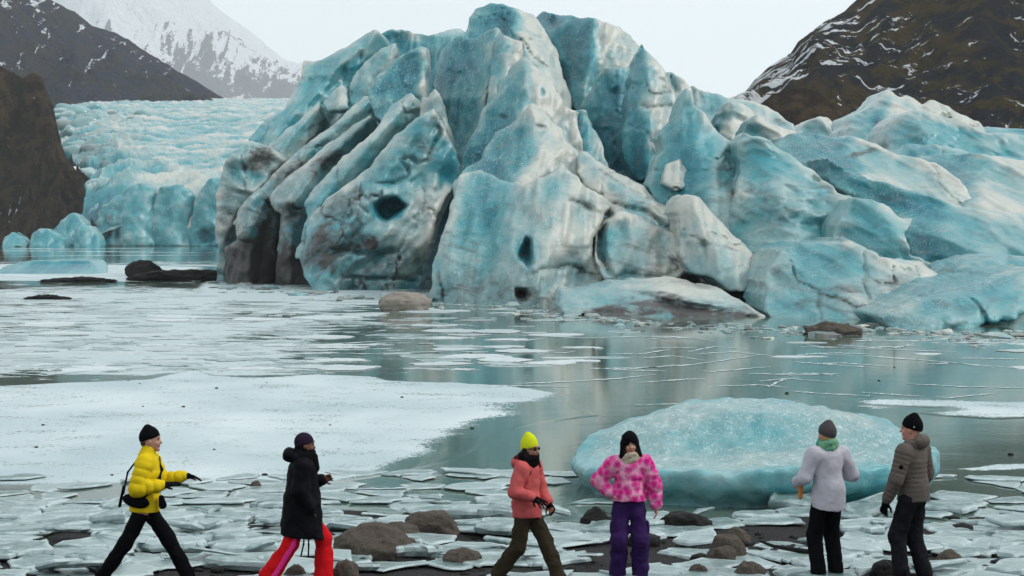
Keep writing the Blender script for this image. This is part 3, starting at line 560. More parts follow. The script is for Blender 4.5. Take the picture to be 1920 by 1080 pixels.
 dict(run=-32, scal=1.6, poly=[(1560,292),(1590,312),(1650,338),(1713,357),(1760,370),(1800,384),(1850,396),(1960,405),(1960,570),(1800,570),(1740,530),(1703,470),(1697,430),(1690,408),(1640,379),(1600,368),(1560,335)], ridge=[(1600,318,116),(1760,374,111),(1850,500,102)], k=(.7,.08), r=.6, th=9, blue=(.58,.36), dirt=.07, frost=.7, na=.45,
      dents=[(1780,500,26,22,0,2.2)], tints=[(1720,450,26,40,-20,.35),(1640,345,60,8,-20,-.25)], stain_darks=[(1840,400,60,6,-8,.15)]),
 dict(run=-32, scal=1.6, poly=[(1690,302),(1723,291),(1780,287),(1847,288),(1960,308),(1960,490),(1800,480),(1715,400),(1690,330)], ridge=[(1850,292,133),(1840,340,128),(1800,400,121)], k=(.9,.15), r=.6, th=9, blue=(.62,.12), dirt=.10, frost=1.0, stain_darks=[(1735,325,30,22,-30,.45),(1715,350,20,14,-40,.4)]),
 dict(run=-32, scal=1.6, poly=[(1663,275),(1665,253),(1673,230),(1690,213),(1710,204),(1747,212),(1780,220),(1813,230),(1847,247),(1960,256),(1960,390),(1800,390),(1690,370),(1660,300)], ridge=[(1715,206,157),(1730,250,153),(1740,310,149)], k=(1.0,.15), r=.6, th=9, blue=(.55,.38), dirt=.05, frost=.7, tints=[(1780,230,60,10,-12,-.35),(1870,270,40,14,0,-.2)], stain_darks=[(1870,275,14,10,0,.2)]),
 dict(run=-32, scal=1.6, poly=[(1670,290),(1700,271),(1733,270),(1780,272),(1830,284),(1960,302),(1960,390),(1700,390)], ridge=[(1735,272,144),(1760,330,140)], k=(.2,.15), r=.8, th=7, blue=(.55,.45), dirt=.05, frost=.8),
 dict(run=-32, scal=1.6, poly=[(1583,265),(1597,217),(1640,197),(1657,173),(1668,163),(1693,180),(1710,178),(1740,197),(1750,186),(1770,197),(1813,213),(1847,230),(1900,300),(1660,350),(1585,320)], ridge=[(1668,166,182),(1655,220,177),(1640,280,172)], k=(.9,.6), r=.6, th=10, blue=(.45,.03), dirt=.10, frost=.3, dents=[(1735,205,8,20,10,.9),(1650,235,16,26,0,1.0)], stain_darks=[(1670,197,34,5,-12,.4),(1650,230,20,20,0,.3)], tints=[(1648,235,18,24,0,.5)]),
 dict(run=-32, scal=1.6, poly=[(1343,235),(1350,210),(1363,193),(1380,189),(1407,203),(1425,225),(1440,262),(1420,285),(1380,272),(1355,260)], ridge=[(1370,191,160),(1372,265,157)], k=(1.2,.7), r=.5, th=7, blue=(.62,.04), dirt=.12, frost=.4, stain_darks=[(1387,208,10,8,0,.25),(1400,228,16,8,0,.15)]),
 dict(run=-32, scal=1.6, poly=[(1393,250),(1405,227),(1420,217),(1440,233),(1460,240),(1490,247),(1500,270),(1460,285),(1420,275)], ridge=[(1420,220,146),(1440,275,144)], k=(.9,.6), r=.5, th=6, blue=(.55,.12), dirt=.05),
 dict(poly=[(1292,172),(1300,159),(1313,166),(1330,169),(1363,182),(1407,185),(1437,200),(1460,211),(1487,233),(1502,262),(1430,262),(1340,240),(1310,215)], ridge=[(1340,172,185),(1390,240,178)], k=(.3,.3), r=.8, th=9, blue=(.35,.18), dirt=.15, dents=[(1313,178,8,14,0,1.2),(1335,205,12,10,0,1.2)], stain_darks=[(1460,228,24,8,-20,.5),(1320,205,16,8,-30,.3)], tints=[(1345,178,26,8,-8,.3)]),
 dict(run=-32, scal=1.6, poly=[(1490,252),(1505,232),(1520,222),(1540,216),(1568,232),(1585,255),(1590,285),(1495,285)], ridge=[(1538,218,205),(1540,280,200)], k=(.5,.5), r=.8, th=8, blue=(.25,.08), dirt=.12),
 dict(run=-32, scal=1.6, poly=[(1960,496),(1920,504),(1880,512),(1813,532),(1763,548),(1713,562),(1650,594),(1690,630),(1800,636),(1850,618),(1960,585)], ridge=[(1960,500,86),(1820,560,81),(1700,625,78)], k=(.05,.35), r=.9, th=8, blue=(.55,.42), dirt=.14, frost=1.0, na=.5, flute=(20,1.2,.3), stain_darks=[(1820,580,90,14,20,.25)], tints=[(1880,515,60,8,18,-.3)]),
 dict(run=-32, scal=1.6, poly=[(1795,550),(1800,515),(1830,496),(1880,478),(1960,482),(1960,545),(1840,560)], ridge=[(1880,482,95),(1870,550,90)], k=(.3,.2), r=.9, th=7, blue=(.5,.45), dirt=.08, frost=.7),
 # --- the body of the glacier behind the blades
 dict(poly=[(430,560),(445,330),(520,260),(620,160),(700,90),(800,100),(870,110),(900,40),(990,50),(1060,170),(1180,90),(1260,170),(1300,200),(1350,300),(1000,560)], ridge=[(960,60,196),(900,300,184),(900,560,165)], k=(.0,.0), r=1.0, th=14, vox=.6, blue=(.95,.95), dirt=.25, na=.9, bz=-.3, name='ice_body'),
 dict(poly=[(1000,590),(1050,420),(1150,330),(1280,260),(1400,300),(1500,320),(1620,340),(1960,350),(1960,640),(1500,640)], ridge=[(1500,300,150),(1500,450,122),(1500,640,104)], k=(.1,.0), r=1.0, th=14, vox=.5, blue=(.9,.9), dirt=.25, na=.9, name='ice_body'),
 dict(poly=[(1300,250),(1420,230),(1560,262),(1700,235),(1960,240),(1960,420),(1400,380)], ridge=[(1500,250,215),(1500,400,170)], k=(.1,.0), r=1.0, th=14, vox=.6, blue=(.6,.6), dirt=.2, na=.9, name='ice_body'),
]
ICE = empty('glacier_front', (0, 110, 0), 'towering jagged glacier front of blue and white ice fins rising from the lake', 'glacier')
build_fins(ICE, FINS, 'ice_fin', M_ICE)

# far calving cliff, seracs and the small bergs in front of it
FARF = [
 dict(poly=[(172,470),(178,420),(186,388),(215,368),(240,350),(265,343),(286,352),(297,378),(292,470)], ridge=[(262,346,646),(250,400,640),(245,470,634)], k=(.35,.3), r=3.5, th=26, na=1.6, wob=1.0, blue=(.42,.40), dirt=.1, bz=.1, dents=[(198,435,9,24,0,9),(218,440,6,18,0,7),(290,380,5,30,10,5)], stain_darks=[(200,410,20,40,0,.2),(250,390,12,30,0,.1)], tints=[(200,440,18,30,0,.35)]),
 dict(poly=[(286,380),(298,352),(330,344),(352,355),(367,370),(364,470),(284,470)], ridge=[(330,347,644),(325,470,634)], k=(.3,.4), r=3.5, th=26, na=1.6, wob=1.0, blue=(.45,.45), dirt=.06, bz=.1, dents=[(362,395,4,40,-8,7),(300,362,8,12,0,5)]),
 dict(poly=[(360,390),(373,360),(390,335),(405,331),(430,340),(470,360),(470,470),(352,470)], ridge=[(400,334,640),(400,470,632)], k=(.3,.3), r=3.5, th=26, na=1.6, wob=1.0, blue=(.50,.5), dirt=.05, dents=[(385,445,22,18,0,8)], tints=[(385,445,26,20,0,.4)]),
 dict(poly=[(146,425),(152,400),(185,371),(215,364),(232,374),(205,398),(190,440),(150,440)], ridge=[(205,372,650),(170,430,645)], k=(.3,.3), r=2.5, th=20, na=1.2, wob=.8, blue=(.42,.3), dirt=.12),
]
for s in FARF: s['vox'] = 1.0
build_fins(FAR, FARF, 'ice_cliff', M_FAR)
def blob_poly_berg(name, label, poly, rg, **kw):
    c = PX(*rg[-1]); root = empty(name, (c[0], c[1], 0), label, 'iceberg')
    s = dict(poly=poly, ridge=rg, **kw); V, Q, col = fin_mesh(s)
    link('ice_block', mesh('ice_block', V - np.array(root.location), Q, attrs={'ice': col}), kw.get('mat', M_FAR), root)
farkw = dict(r=2.2, th=9, na=.8, wob=.5, vox=.55, blue=(.5, .5), dirt=.0, k=(.3, .3))
blob_poly_berg('small_iceberg', 'small round pale blue iceberg floating alone below the brown bank', [(3,464),(6,446),(22,437),(36,441),(52,456),(50,464)], [(22,440,610),(22,464,604)], seed=301, **farkw)
blob_poly_berg('sloping_iceberg', 'sloping blue iceberg beside the small round iceberg', [(55,466),(56,436),(75,428),(95,433),(120,446),(134,456),(132,466)], [(75,431,606),(80,466,600)], seed=302, **farkw)
blob_poly_berg('pointed_iceberg', 'pointed blue iceberg standing behind the sloping one', [(95,455),(98,430),(115,412),(135,398),(149,405),(162,422),(160,455)], [(135,401,622),(130,455,616)], seed=303, **farkw)
blob_poly_berg('blunt_iceberg', 'blunt deep blue iceberg against the far ice cliff', [(136,468),(138,430),(150,421),(170,425),(184,440),(188,468)], [(155,424,604),(160,468,598)], seed=304, **farkw)
near2 = dict(r=.5, th=7, na=.2, wob=.12, vox=.2, k=(.02, .02))
blob_poly_berg('flat_iceberg', 'long flat turquoise iceberg lying low on the pale lake ice', [(-20,522),(4,499),(40,490),(120,487),(165,489),(178,499),(177,522)], [(90,494,192),(90,521,186)], seed=305, scal=.2, ash=0, blue=(.66, .66), dirt=-.1, mat=M_ICE, **near2)

def serac_mesh(sx, sy, sz, seed):
    bm = bmesh.new(); bmesh.ops.create_icosphere(bm, subdivisions=3, radius=1); V = np.array([v.co[:] for v in bm.verts]); Fc = np.array([[v.index for v in f.verts] for f in bm.faces]); bm.free()
    V = np.sign(V) * np.abs(V) ** .6; k = 1 + .35 * fbm(V * .9 + seed * 5.1, 3, seed); V = V * k[:, None] * (sx, sy, sz)
    b_ = .25 + .3 * (V[:, 2] < 0) + .15 * fbm(V / 3 + seed, 2, seed)
    return mesh('serac', V, Fc, False, {'ice': np.stack([b_, b_ * 0 + .05 + .5 * ((seed * 37) % 10 > 7), b_ * 0], 1)})
rs = random.Random(77); PROTO = [serac_mesh(1, 1, 1, k) for k in range(1, 9)]
for i in range(110):
    t = rs.random(); px = 112 + 165 * rs.random() ** 1.5 + 25 * t; py = 205 + 150 * t
    if px < np.interp(py, [200, 250, 300, 340, 365], [112, 118, 140, 165, 190]): continue
    Y = np.interp(py, [205, 250, 300, 345, 360], [960, 840, 745, 672, 656]); c = PX(px, py, Y); s_ = rs.uniform(1.4, 3.6) * Y / 700
    ob = link('serac', PROTO[i % 8], None, FAR, loc=(c[0] + 150, c[1] - 650, c[2] - s_ * .2)); ob.scale = (s_ * rs.uniform(.8, 1.7), s_ * rs.uniform(.8, 1.5), s_ * rs.uniform(.7, 1.3)); ob.rotation_euler = (rs.uniform(-.3, .3), rs.uniform(-.4, .4), rs.uniform(0, 6.3))
for q in PROTO: q.materials.append(M_FAR)
# ------------------------------------------------------------------ ground and lake
def mat_gravel():
    b = NB('dark_gravel'); v = b.coord()
    n = b.noise(v, 9, 6, .7); c = b.vor(v, 28)
    col = b.mix(n, (.007, .007, .008), (.034, .030, .028)); col = b.mix(b.ramp(c, [(.1, 1), (.5, 0)]), col, (.03, .03, .032))
    col = b.mix(b.attr('snow').outputs['Fac'], col, (.8, .82, .85))
    return b.done(b.bsdf(col, .75, b.bump(b.math('ADD', n, c), .9, .05), .15))
M_GRAVEL = mat_gravel()
def shore_z(x, y): return np.interp(y, [0, 17, 20, 22, 25, 27.5, 31, 60], [2.4, .45, .10, .055, .02, -.05, -.4, -1.3])
def ground():
    ys = np.concatenate([np.linspace(-30, 16, 12), np.linspace(16.5, 34, 120), np.geomspace(36, 14000, 30)])
    xs = np.concatenate([-np.geomspace(15, 9000, 22)[::-1], np.linspace(-14, 14, 150), np.geomspace(15, 9000, 22)])
    Xg, Yg = np.meshgrid(xs, ys, indexing='ij')
    Z = shore_z(Xg, Yg) + .05 * fbm(np.stack([Xg * .8, Yg * .8, Xg * 0], -1), 4, 3) * (Yg < 33)
    me = mesh('ground', np.stack([Xg, Yg, Z], -1).reshape(-1, 3), grid_faces(len(xs), len(ys)), attrs={'snow': (Yg > 1700).astype(float).reshape(-1)})  # unseen snow on the far ground, added to brighten the haze
    link('ground', me, M_GRAVEL, kind='structure')
ground()
def wet_ice(b, v):
    """new lake ice: dark olive water under a thin glassy skin with frosted drifts"""
    big = b.noise(b.coord(scale=(.07, .05, 1)), 1.0, 5, .6, .5); n = b.noise(b.coord(scale=(.55, .8, 1)), 1.0, 7, .62, .6); f = b.noise(v, 5, 5, .65)
    frost = b.attr('frost').outputs['Fac']
    m = b.math('MULTIPLY_ADD', b.math('SUBTRACT', n, .5), 2.4, b.math('MULTIPLY_ADD', b.math('SUBTRACT', big, .5), 1.6, frost))
    m = b.math('MULTIPLY_ADD', b.math('SUBTRACT', f, .5), .7, m)
    return b.ramp(m, [(.34, 0), (.62, 1)]), n, f
def lake_surface(b, m, n, f, white=None):
    deep = b.mix(n, (.055, .095, .080), (.13, .175, .150))
    col = b.mix(m, deep, white if white is not None else b.mix(f, (.30, .38, .40), (.52, .58, .60)))
    ro = b.math('MULTIPLY_ADD', m, .42, b.math('MULTIPLY_ADD', f, .05, .018))
    nrm = b.bump(b.math('ADD', n, b.math('MULTIPLY', f, .3)), .07, .05)
    return b.done(b.bsdf(col, ro, nrm, .5, IOR=1.31))
def mat_lake():
    b = NB('thin_lake_ice'); v = b.coord(); m, n, f = wet_ice(b, v); return lake_surface(b, m, n, f)
M_LAKE = mat_lake()
def lake():
    ys = np.concatenate([np.linspace(24, 60, 140), np.geomspace(61, 1000, 120)]); u = np.linspace(-1, 1, 200)
    U, Yg = np.meshgrid(u, ys, indexing='ij'); Xg = U * (14 + Yg * .42)
    px = 960 + Xg / Yg * F_PX; py = HZ_Y + CAM_H / Yg * F_PX
    left = 1 - sstep(330, 1150, px)
    band = sstep(505, 560, py) * (1 - sstep(690, 730, py))
    fr = -.42 + 1.12 * left * band + .55 * sstep(800, 1100, px) * 0
    fr = fr + .95 * np.exp(-((py - 500) / 14) ** 2) * (px < 420)           # pale skin behind the flat berg
    fr = np.where(py < 488, -.75, fr)                                       # open calm water by the far cliff
    rim = np.interp(px, [380, 600, 800, 1050, 1250, 1450, 1700, 1960], [535, 552, 558, 590, 610, 618, 632, 640])
    fr = fr + .75 * np.exp(-((py - rim) / 16) ** 2) * (px > 380)
    fr = fr + .75 * np.exp(-((py - 762) / 18) ** 2) * sstep(1480, 1640, px)
    fr = fr + .35 * sstep(905, 945, py)
    fr = fr + .30 * sstep(905, 930, py) * (px < 700)
    me = mesh('lake', np.stack([Xg, Yg, Xg * 0], -1).reshape(-1, 3), grid_faces(200, len(ys)), attrs={'frost': fr.reshape(-1)})
    link('lake', me, M_LAKE, kind='structure')
lake()
# ------------------------------------------------------------------ snow sheet on the lake
def mat_sheet():
    b = NB('snow_on_lake_ice'); v = b.coord()
    fr = b.attr('frost').outputs['Fac']; n = b.noise(b.coord(scale=(.55, .8, 1)), 1.0, 7, .62, .6); f = b.noise(v, 5, 5, .65); g2 = b.noise(v, 10, 5, .75)
    m = b.math('MULTIPLY_ADD', b.math('SUBTRACT', g2, .5), 2.4, b.math('MULTIPLY_ADD', b.math('SUBTRACT', n, .5), 1.5, fr))
    m = b.ramp(m, [(.38, 0), (.58, 1)])
    g = b.noise(b.coord(scale=(.25, .18, 1)), 1, 4, .5)
    white = b.mix(b.ramp(g, [(.35, 0), (.65, 1)]), (.36, .45, .48), (.55, .61, .63)); white = b.mix(b.ramp(g2, [(.5, 0), (.75, .5)]), white, (.36, .45, .47))
    return lake_surface(b, m, n, f, white)
M_SHEET = mat_sheet()
def pxg(px, py, z=0.0):
    Y = YG(py, z); return ((px - 960) / F_PX * Y, Y)
def sheet(name, outline, feather, label, cat, fmax=1.0, dx=.11, dy=.16, z=.006):
    P2 = [pxg(*q) for q in outline]; A = np.array(P2)
    xs = np.arange(A[:, 0].min() - .3, A[:, 0].max() + .3, dx); ys = np.arange(A[:, 1].min() - .3, A[:, 1].max() + .3, dy)
    Xg, Yg = np.meshgrid(xs, ys, indexing='ij')
    wb = fbm(np.stack([Xg * .8, Yg * .35, Xg * 0], -1), 4, 71) * .5
    sd = poly_sd(Xg + wb * .6, Yg + wb, P2)
    fe = feather(Xg, Yg)
    fr = -.3 + (fmax + .3) * sstep(0, 1, -sd / fe)
    fc = grid_faces(len(xs), len(ys)); keep = (sd.reshape(-1)[fc] < 0).all(1); fc = fc[keep]
    used, inv = np.unique(fc, return_inverse=True)
    V = np.stack([Xg, Yg, (z + .004) * sstep(0, .35, -sd) - .004], -1).reshape(-1, 3)[used]; c = np.array([V[:, 0].mean(), V[:, 1].mean(), 0])
    me = mesh(name, V - c, inv.reshape(-1, 4), attrs={'frost': fr.reshape(-1)[used]})
    return link(name, me, M_SHEET, loc=c, label=label, category=cat)
sheet('snow_sheet', [(-120,724),(0,722),(165,715),(280,710),(330,695),(370,695),(410,705),(500,707),(600,700),(700,705),(740,712),(850,717),(960,722),(1010,730),(1060,737),(1105,745),(1085,762),(1130,782),(1060,790),(1000,800),(930,830),(880,860),(760,890),(640,908),(540,911),(0,911),(-120,911)],
      lambda x, y: .35 + 3.8 * sstep(-3.8, 1.5, x) * (1 - sstep(42, 47, y)), 'wide white snow-covered ice sheet spread over the dark lake', 'ice sheet', .78)
sheet('frost_patch', [(1560,748),(1640,745),(1800,748),(2000,752),(2000,782),(1880,786),(1750,782),(1690,772),(1760,766),(1600,760)],
      lambda x, y: .9 + 0 * x, 'thin patchy frost drift on the lake behind the domed iceberg', 'ice sheet', .75)
sheet('frost_streak', [(1770,875),(1850,870),(2000,868),(2000,882),(1900,884),(1820,882)], lambda x, y: .3 + 0 * x, 'narrow white frost streak on lake ice right of the grey-jacket man', 'ice sheet', .8)
sheet('ice_skin', [(-200,497),(60,494),(240,496),(420,500),(430,515),(300,530),(0,528),(-200,528)], lambda x, y: 5.0 + 0 * x, 'pale smooth skin of ice around the flat turquoise iceberg', 'ice sheet', .9, .8, 1.0)

# ------------------------------------------------------------------ domed berg stranded by the shore
def domed_berg():
    cx, cy, a, bq = 3.78, 29.1, 2.74, 2.30
    h = .038
    xs = np.arange(cx - a - .3, cx + a + .3, h); ys = np.arange(cy - bq - .3, cy + bq + .3, h); zs = np.arange(-.35, 1.5, h)
    X, Y = np.meshgrid(xs, ys, indexing='ij'); u, v = (X - cx) / a, (Y - cy) / bq
    q = (np.abs(u) ** 2.5 + np.abs(v) ** 2.3) ** (1 / 2.4)
    d = (q - 1) * 2.2 + .30 * fbm(np.stack([X * .8, Y * .8, X * 0], -1), 4, 55)
    top = .54 + .07 * (v + 1) - .22 * np.abs(u) ** 2.2 * (u < 0) + .50 * sstep(-.12 + .25 * np.abs(u), .62, v) * (1 - .62 * np.abs(u - .06) ** 1.8) - .10 * np.exp(-(((u - .02) / .45) ** 2 + ((v + .02) / .22) ** 2))
    top += .035 * (.45 - worley(X * 1.7, Y * 1.7, 5)[0]) * -1.0 * 3 + .03 * worley(X * 4, Y * 4, 6)[0]
    top += .05 * fbm(np.stack([X * 1.6, Y * 1.6, X * 0 + 4], -1), 4, 57)
    und = .22 * (1 - sstep(-.05, .35, zs))                       # undercut at the waterline
    f = smax(np.broadcast_to(d[:, :, None], X.shape + (len(zs),)) + und[None, None, :], (zs[None, None, :] - top[:, :, None]) * .9, .10)
    f = f + .05 * gridnoise(xs, ys, zs, .5, 3) + .018 * gridnoise(xs, ys, zs, .16, 4)
    for ax in range(3):
        for e in (0, -1):
            ix = [slice(None)] * 3; ix[ax] = e; f[tuple(ix)] = np.abs(f[tuple(ix)]) + .01
    V, Q = surface_nets(f.astype(np.float32), xs, ys, zs)
    tz = np.interp(V[:, 0], xs, np.arange(len(xs))).astype(int), np.interp(V[:, 1], ys, np.arange(len(ys))).astype(int)
    ont = sstep(-.10, -.42, d[tz]); uu, vv = (V[:, 0] - cx) / a, (V[:, 1] - cy) / bq
    bowl = np.exp(-(((uu - .0) / .50) ** 2 + ((vv - .20) / .22) ** 2)) * (.75 + .5 * fbm(V * 1.5, 3, 8))
    blue = .38 * (1 - ont) + ont * (.22 + .30 * bowl) + .22 * (1 - ont) * sstep(.5, .0, V[:, 2]) * sstep(-.3, .6, uu)
    st = np.exp(-(((V[:, 0] - 2.28) / .05) ** 2 + ((V[:, 2] - .42) / .14) ** 2)) * (V[:, 1] < 28)
    st2 = np.exp(-(((V[:, 0] - 2.45) / .28) ** 2 + ((V[:, 2] - .16) / .05) ** 2)) * (V[:, 1] < 28)
    dirt = .02 + .40 * st + .34 * st2  # a small cavity's darkness painted on the front wall, plus a low streak
    root = empty('domed_iceberg', (cx, cy, 0), 'low domed turquoise iceberg with a frosted top stranded by the shore', 'iceberg')
    me = mesh('ice_dome', V - np.array(root.location), Q, attrs={'ice': np.stack([np.clip(blue, 0, 1), np.clip(dirt, 0, 1), ont * (1 - .75 * bowl)], 1)})
    link('ice_dome', me, M_NEAR, root)
    return lambda x, y: ((np.abs((x - cx) / (a + .1)) ** 2.4 + np.abs((y - cy) / (bq + .1)) ** 2.4) < 1)
in_berg = domed_berg()

# ------------------------------------------------------------------ broken plates of ice
def mat_slab():
    b = NB('slab_ice'); v = b.coord(); oi = b.n('ShaderNodeObjectInfo')
    n = b.noise(v, 3.2, 6, .65, .5); f = b.noise(v, 16, 5, .7); e = b.attr('rim').outputs['Fac']
    base = b.mix(oi.outputs['Random'], (.10, .17, .17), (.30, .38, .385))
    col = b.mix(b.ramp(n, [(.44, 0), (.78, 1)]), base, (.40, .47, .48))
    col = b.mix(b.ramp(f, [(.62, 0), (.85, .5)]), col, (.50, .56, .58))
    col = b.mix(b.math('MULTIPLY', e, b.ramp(n, [(.35, .15), (.6, .8)])), col, (.50, .58, .60))
    col = b.mix(b.ramp(b.noise(v, 1.7, 5, .7), [(.62, 0), (.75, .45)]), col, (.09, .095, .09))
    nrm = b.bump(b.math('ADD', n, b.math('MULTIPLY', f, .5)), .45, .03)
    return b.done(b.bsdf(col, b.math('MULTIPLY_ADD', f, .3, .04), nrm, .5, IOR=1.31))
M_SLAB = mat_slab()
def voronoi(sites, box):
    sites = np.array(sites); out = []
    for i, s in enumerate(sites):
        poly = [(box[0], box[2]), (box[1], box[2]), (box[1], box[3]), (box[0], box[3])]
        dd = np.hypot(*(sites - s).T); near = np.argsort(dd)[1:26]
        for j in near:
            m = (s + sites[j]) / 2; nrm = sites[j] - s; new = []
            for a, c in zip(poly, poly[1:] + poly[:1]):
                da = (a[0] - m[0]) * nrm[0] + (a[1] - m[1]) * nrm[1]; dc = (c[0] - m[0]) * nrm[0] + (c[1] - m[1]) * nrm[1]
                if da <= 0: new.append(a)
                if (da < 0) != (dc < 0): t = da / (da - dc); new.append((a[0] + t * (c[0] - a[0]), a[1] + t * (c[1] - a[1])))
            poly = new
            if len(poly) < 3: break
        out.append(poly)
    return out
def plate_mesh(poly, th, rr, rough=.05, name='plate'):
    """a broken plate: ragged outline, a chipped top edge, a slightly narrower foot"""
    c = np.mean(poly, 0); pts = []
    for a, q in zip(poly, poly[1:] + poly[:1]):
        L = math.hypot(q[0] - a[0], q[1] - a[1]); n = max(2, int(L / .16))
        for k in range(n):
            t = k / n; pts.append((a[0] + (q[0] - a[0]) * t + rr.gauss(0, rough * .6), a[1] + (q[1] - a[1]) * t + rr.gauss(0, rough * .6)))
    pts = np.array(pts) - c; n = len(pts)
    if n < 5: return None, c
    rad = np.hypot(pts[:, 0], pts[:, 1])[:, None]; un = pts / np.maximum(rad, .05)
    V, rim = [], []
    def ring(inset, z, r, jit):
        for p, u in zip(pts, un):
            V.append((p[0] - u[0] * inset, p[1] - u[1] * inset, z + rr.gauss(0, jit))); rim.append(r)
    ring(.05, 0, .4, 0); ring(.0, th * .45, .7, th * .08); ring(.012, th * .82, 1.0, th * .06); ring(.045, th, .9, th * .05); ring(float(np.median(rad)) * .30, th, 0, th * .07)
    Fc = []
    for k in range(4):
        for i in range(n):
            j = (i + 1) % n; Fc.append((k * n + i, k * n + j, (k + 1) * n + j, (k + 1) * n + i))
    V.append((0, 0, th)); rim.append(0); t = len(V) - 1
    for i in range(n): Fc.append((4 * n + i, 4 * n + (i + 1) % n, t))
    Fc.append(tuple(range(n - 1, -1, -1)))
    return mesh(name, V, Fc, smooth=False, attrs={'rim': np.array(rim)}), c
def jitter_sites(x0, x1, y0, y1, sx, sy, rr):
    s = []; y = y0; row = 0
    while y < y1:
        x = x0 + (row % 2) * sx * .5
        while x < x1:
            s.append((x + rr.uniform(-.55, .55) * sx, y + rr.uniform(-.55, .55) * sy)); x += sx
        y += sy; row += 1
    return s
def shrink(poly, k):
    c = np.mean(poly, 0); return [tuple(c + (np.array(p) - c) * k) for p in poly]
def shore_slabs():
    rr = random.Random(21)
    sites = jitter_sites(-7.4, 7.6, 20.7, 27.4, .80, .50, rr); cells = voronoi(sites, (-7.8, 8.0, 20.4, 27.7)); cnt = 0
    for s, poly in zip(sites, cells):
        if len(poly) < 3: continue
        gap = vn(s[0] * .55, s[1] * .9, 3) 
        c = np.mean(poly, 0)
        if in_berg(c[0], c[1]) or gap < -.40 or rr.random() < .06: continue
        th = rr.choice([.03, .04, .05, .07, .09, .12])
        me, c = plate_mesh(shrink(poly, rr.uniform(.88, 1.12)), th, rr, .07, 'ice_slab')
        if me is None: continue
        z = float(shore_z(c[0], c[1]))
        ob = link('ice_slab', me, M_SLAB, loc=(c[0], c[1], max(z, -.03) + rr.uniform(-.02, .035)), label='broken grey-white ice slab stranded on the dark gravel shore', category='ice slab', kind='thing', group='ice slabs along the shore')
        ob.rotation_euler = (rr.gauss(0, .025), rr.gauss(0, .025), 0); cnt += 1
    for k in range(34):
        x, y = rr.uniform(-6.5, 7), rr.uniform(20.9, 27.3)
        if in_berg(x, y): continue
        n = rr.randint(3, 6); L = rr.uniform(.10, .34); ph = rr.uniform(0, 6.3)
        me, c = plate_mesh([(x + L * 1.5 * math.cos(ph + 6.283 * q / n) * rr.uniform(.5, 1.2), y + L * math.sin(ph + 6.283 * q / n) * rr.uniform(.5, 1.2)) for q in range(n)], rr.uniform(.03, .09), rr, .02, 'ice_shard')
        if me is None: continue
        ob = link('ice_shard', me, M_SLAB, loc=(c[0], c[1], max(0, float(shore_z(*c))) + rr.uniform(.07, .13)), label='small tilted ice shard lying on top of the shore slabs', category='ice shard', kind='thing', group='ice shards on the slabs'); ob.rotation_euler = (rr.gauss(0, .16), rr.gauss(0, .16), 0)
    for (px, py, w_, d_, th, tx, ty, lab) in [(1500, 955, 1.0, .5, .16, .35, .1, 'squarish clear ice block leaning against the domed iceberg behind the white-jacket woman'), (1640, 968, .9, .5, .15, .2, -.25, 'tilted ice block lying between the white-jacket woman and the grey-jacket man'),
                                         (1690, 985, .55, .45, .18, .1, .1, 'thick white ice chunk beside the grey-jacket man'), (930, 978, .5, .4, .16, .1, .1, 'rounded white ice lump behind the coral-jacket woman'), (210, 990, .55, .35, .14, .1, -.1, 'small upright ice block behind the yellow-jacket man')]:
        x, y = pxg(px, py); me, c = plate_mesh([(x - w_ / 2, y - d_ / 2), (x + w_ / 2, y - d_ / 2 + .05), (x + w_ / 2 - .06, y + d_ / 2), (x - w_ / 2 + .1, y + d_ / 2)], th, rr, .03, 'ice_block')
        ob = link('ice_block', me, M_SLAB, loc=(c[0], c[1], max(0, float(shore_z(*c))) + .06), label=lab, category='ice block', kind='thing'); ob.rotation_euler = (tx, ty, rr.uniform(-.3, .3))
    return cnt
def vn(a, b, s): return float(vnoise(np.array([[a, b, 0.0]]), s)[0]) + .5 * float(vnoise(np.array([[a * 2.1, b * 2.1, 5.0]]), s)[0])
shore_slabs()
def thin_plates():
    rr = random.Random(5)
    sites = jitter_sites(-8.6, 9.2, 27.5, 31.0, .95, .55, rr); cells = voronoi(sites, (-9, 9.6, 27.3, 31.2))
    for s, poly in zip(sites, cells):
        if len(poly) < 3: continue
        c = np.mean(poly, 0)
        if in_berg(c[0], c[1]) or rr.random() < .22 + .13 * (s[1] - 27.5): continue
        me, c = plate_mesh(shrink(poly, rr.uniform(.72, .98)), rr.uniform(.018, .045), rr, .05, 'ice_plate')
        if me is None: continue
        ob = link('ice_plate', me, M_SLAB, loc=(c[0], c[1], -.004 + rr.uniform(0, .012)), label='thin flat ice plate afloat at the edge of the lake', category='ice plate', group='thin ice plates at the lake edge')
        ob.rotation_euler = (rr.gauss(0, .02), rr.gauss(0, .02), 0)
thin_plates()
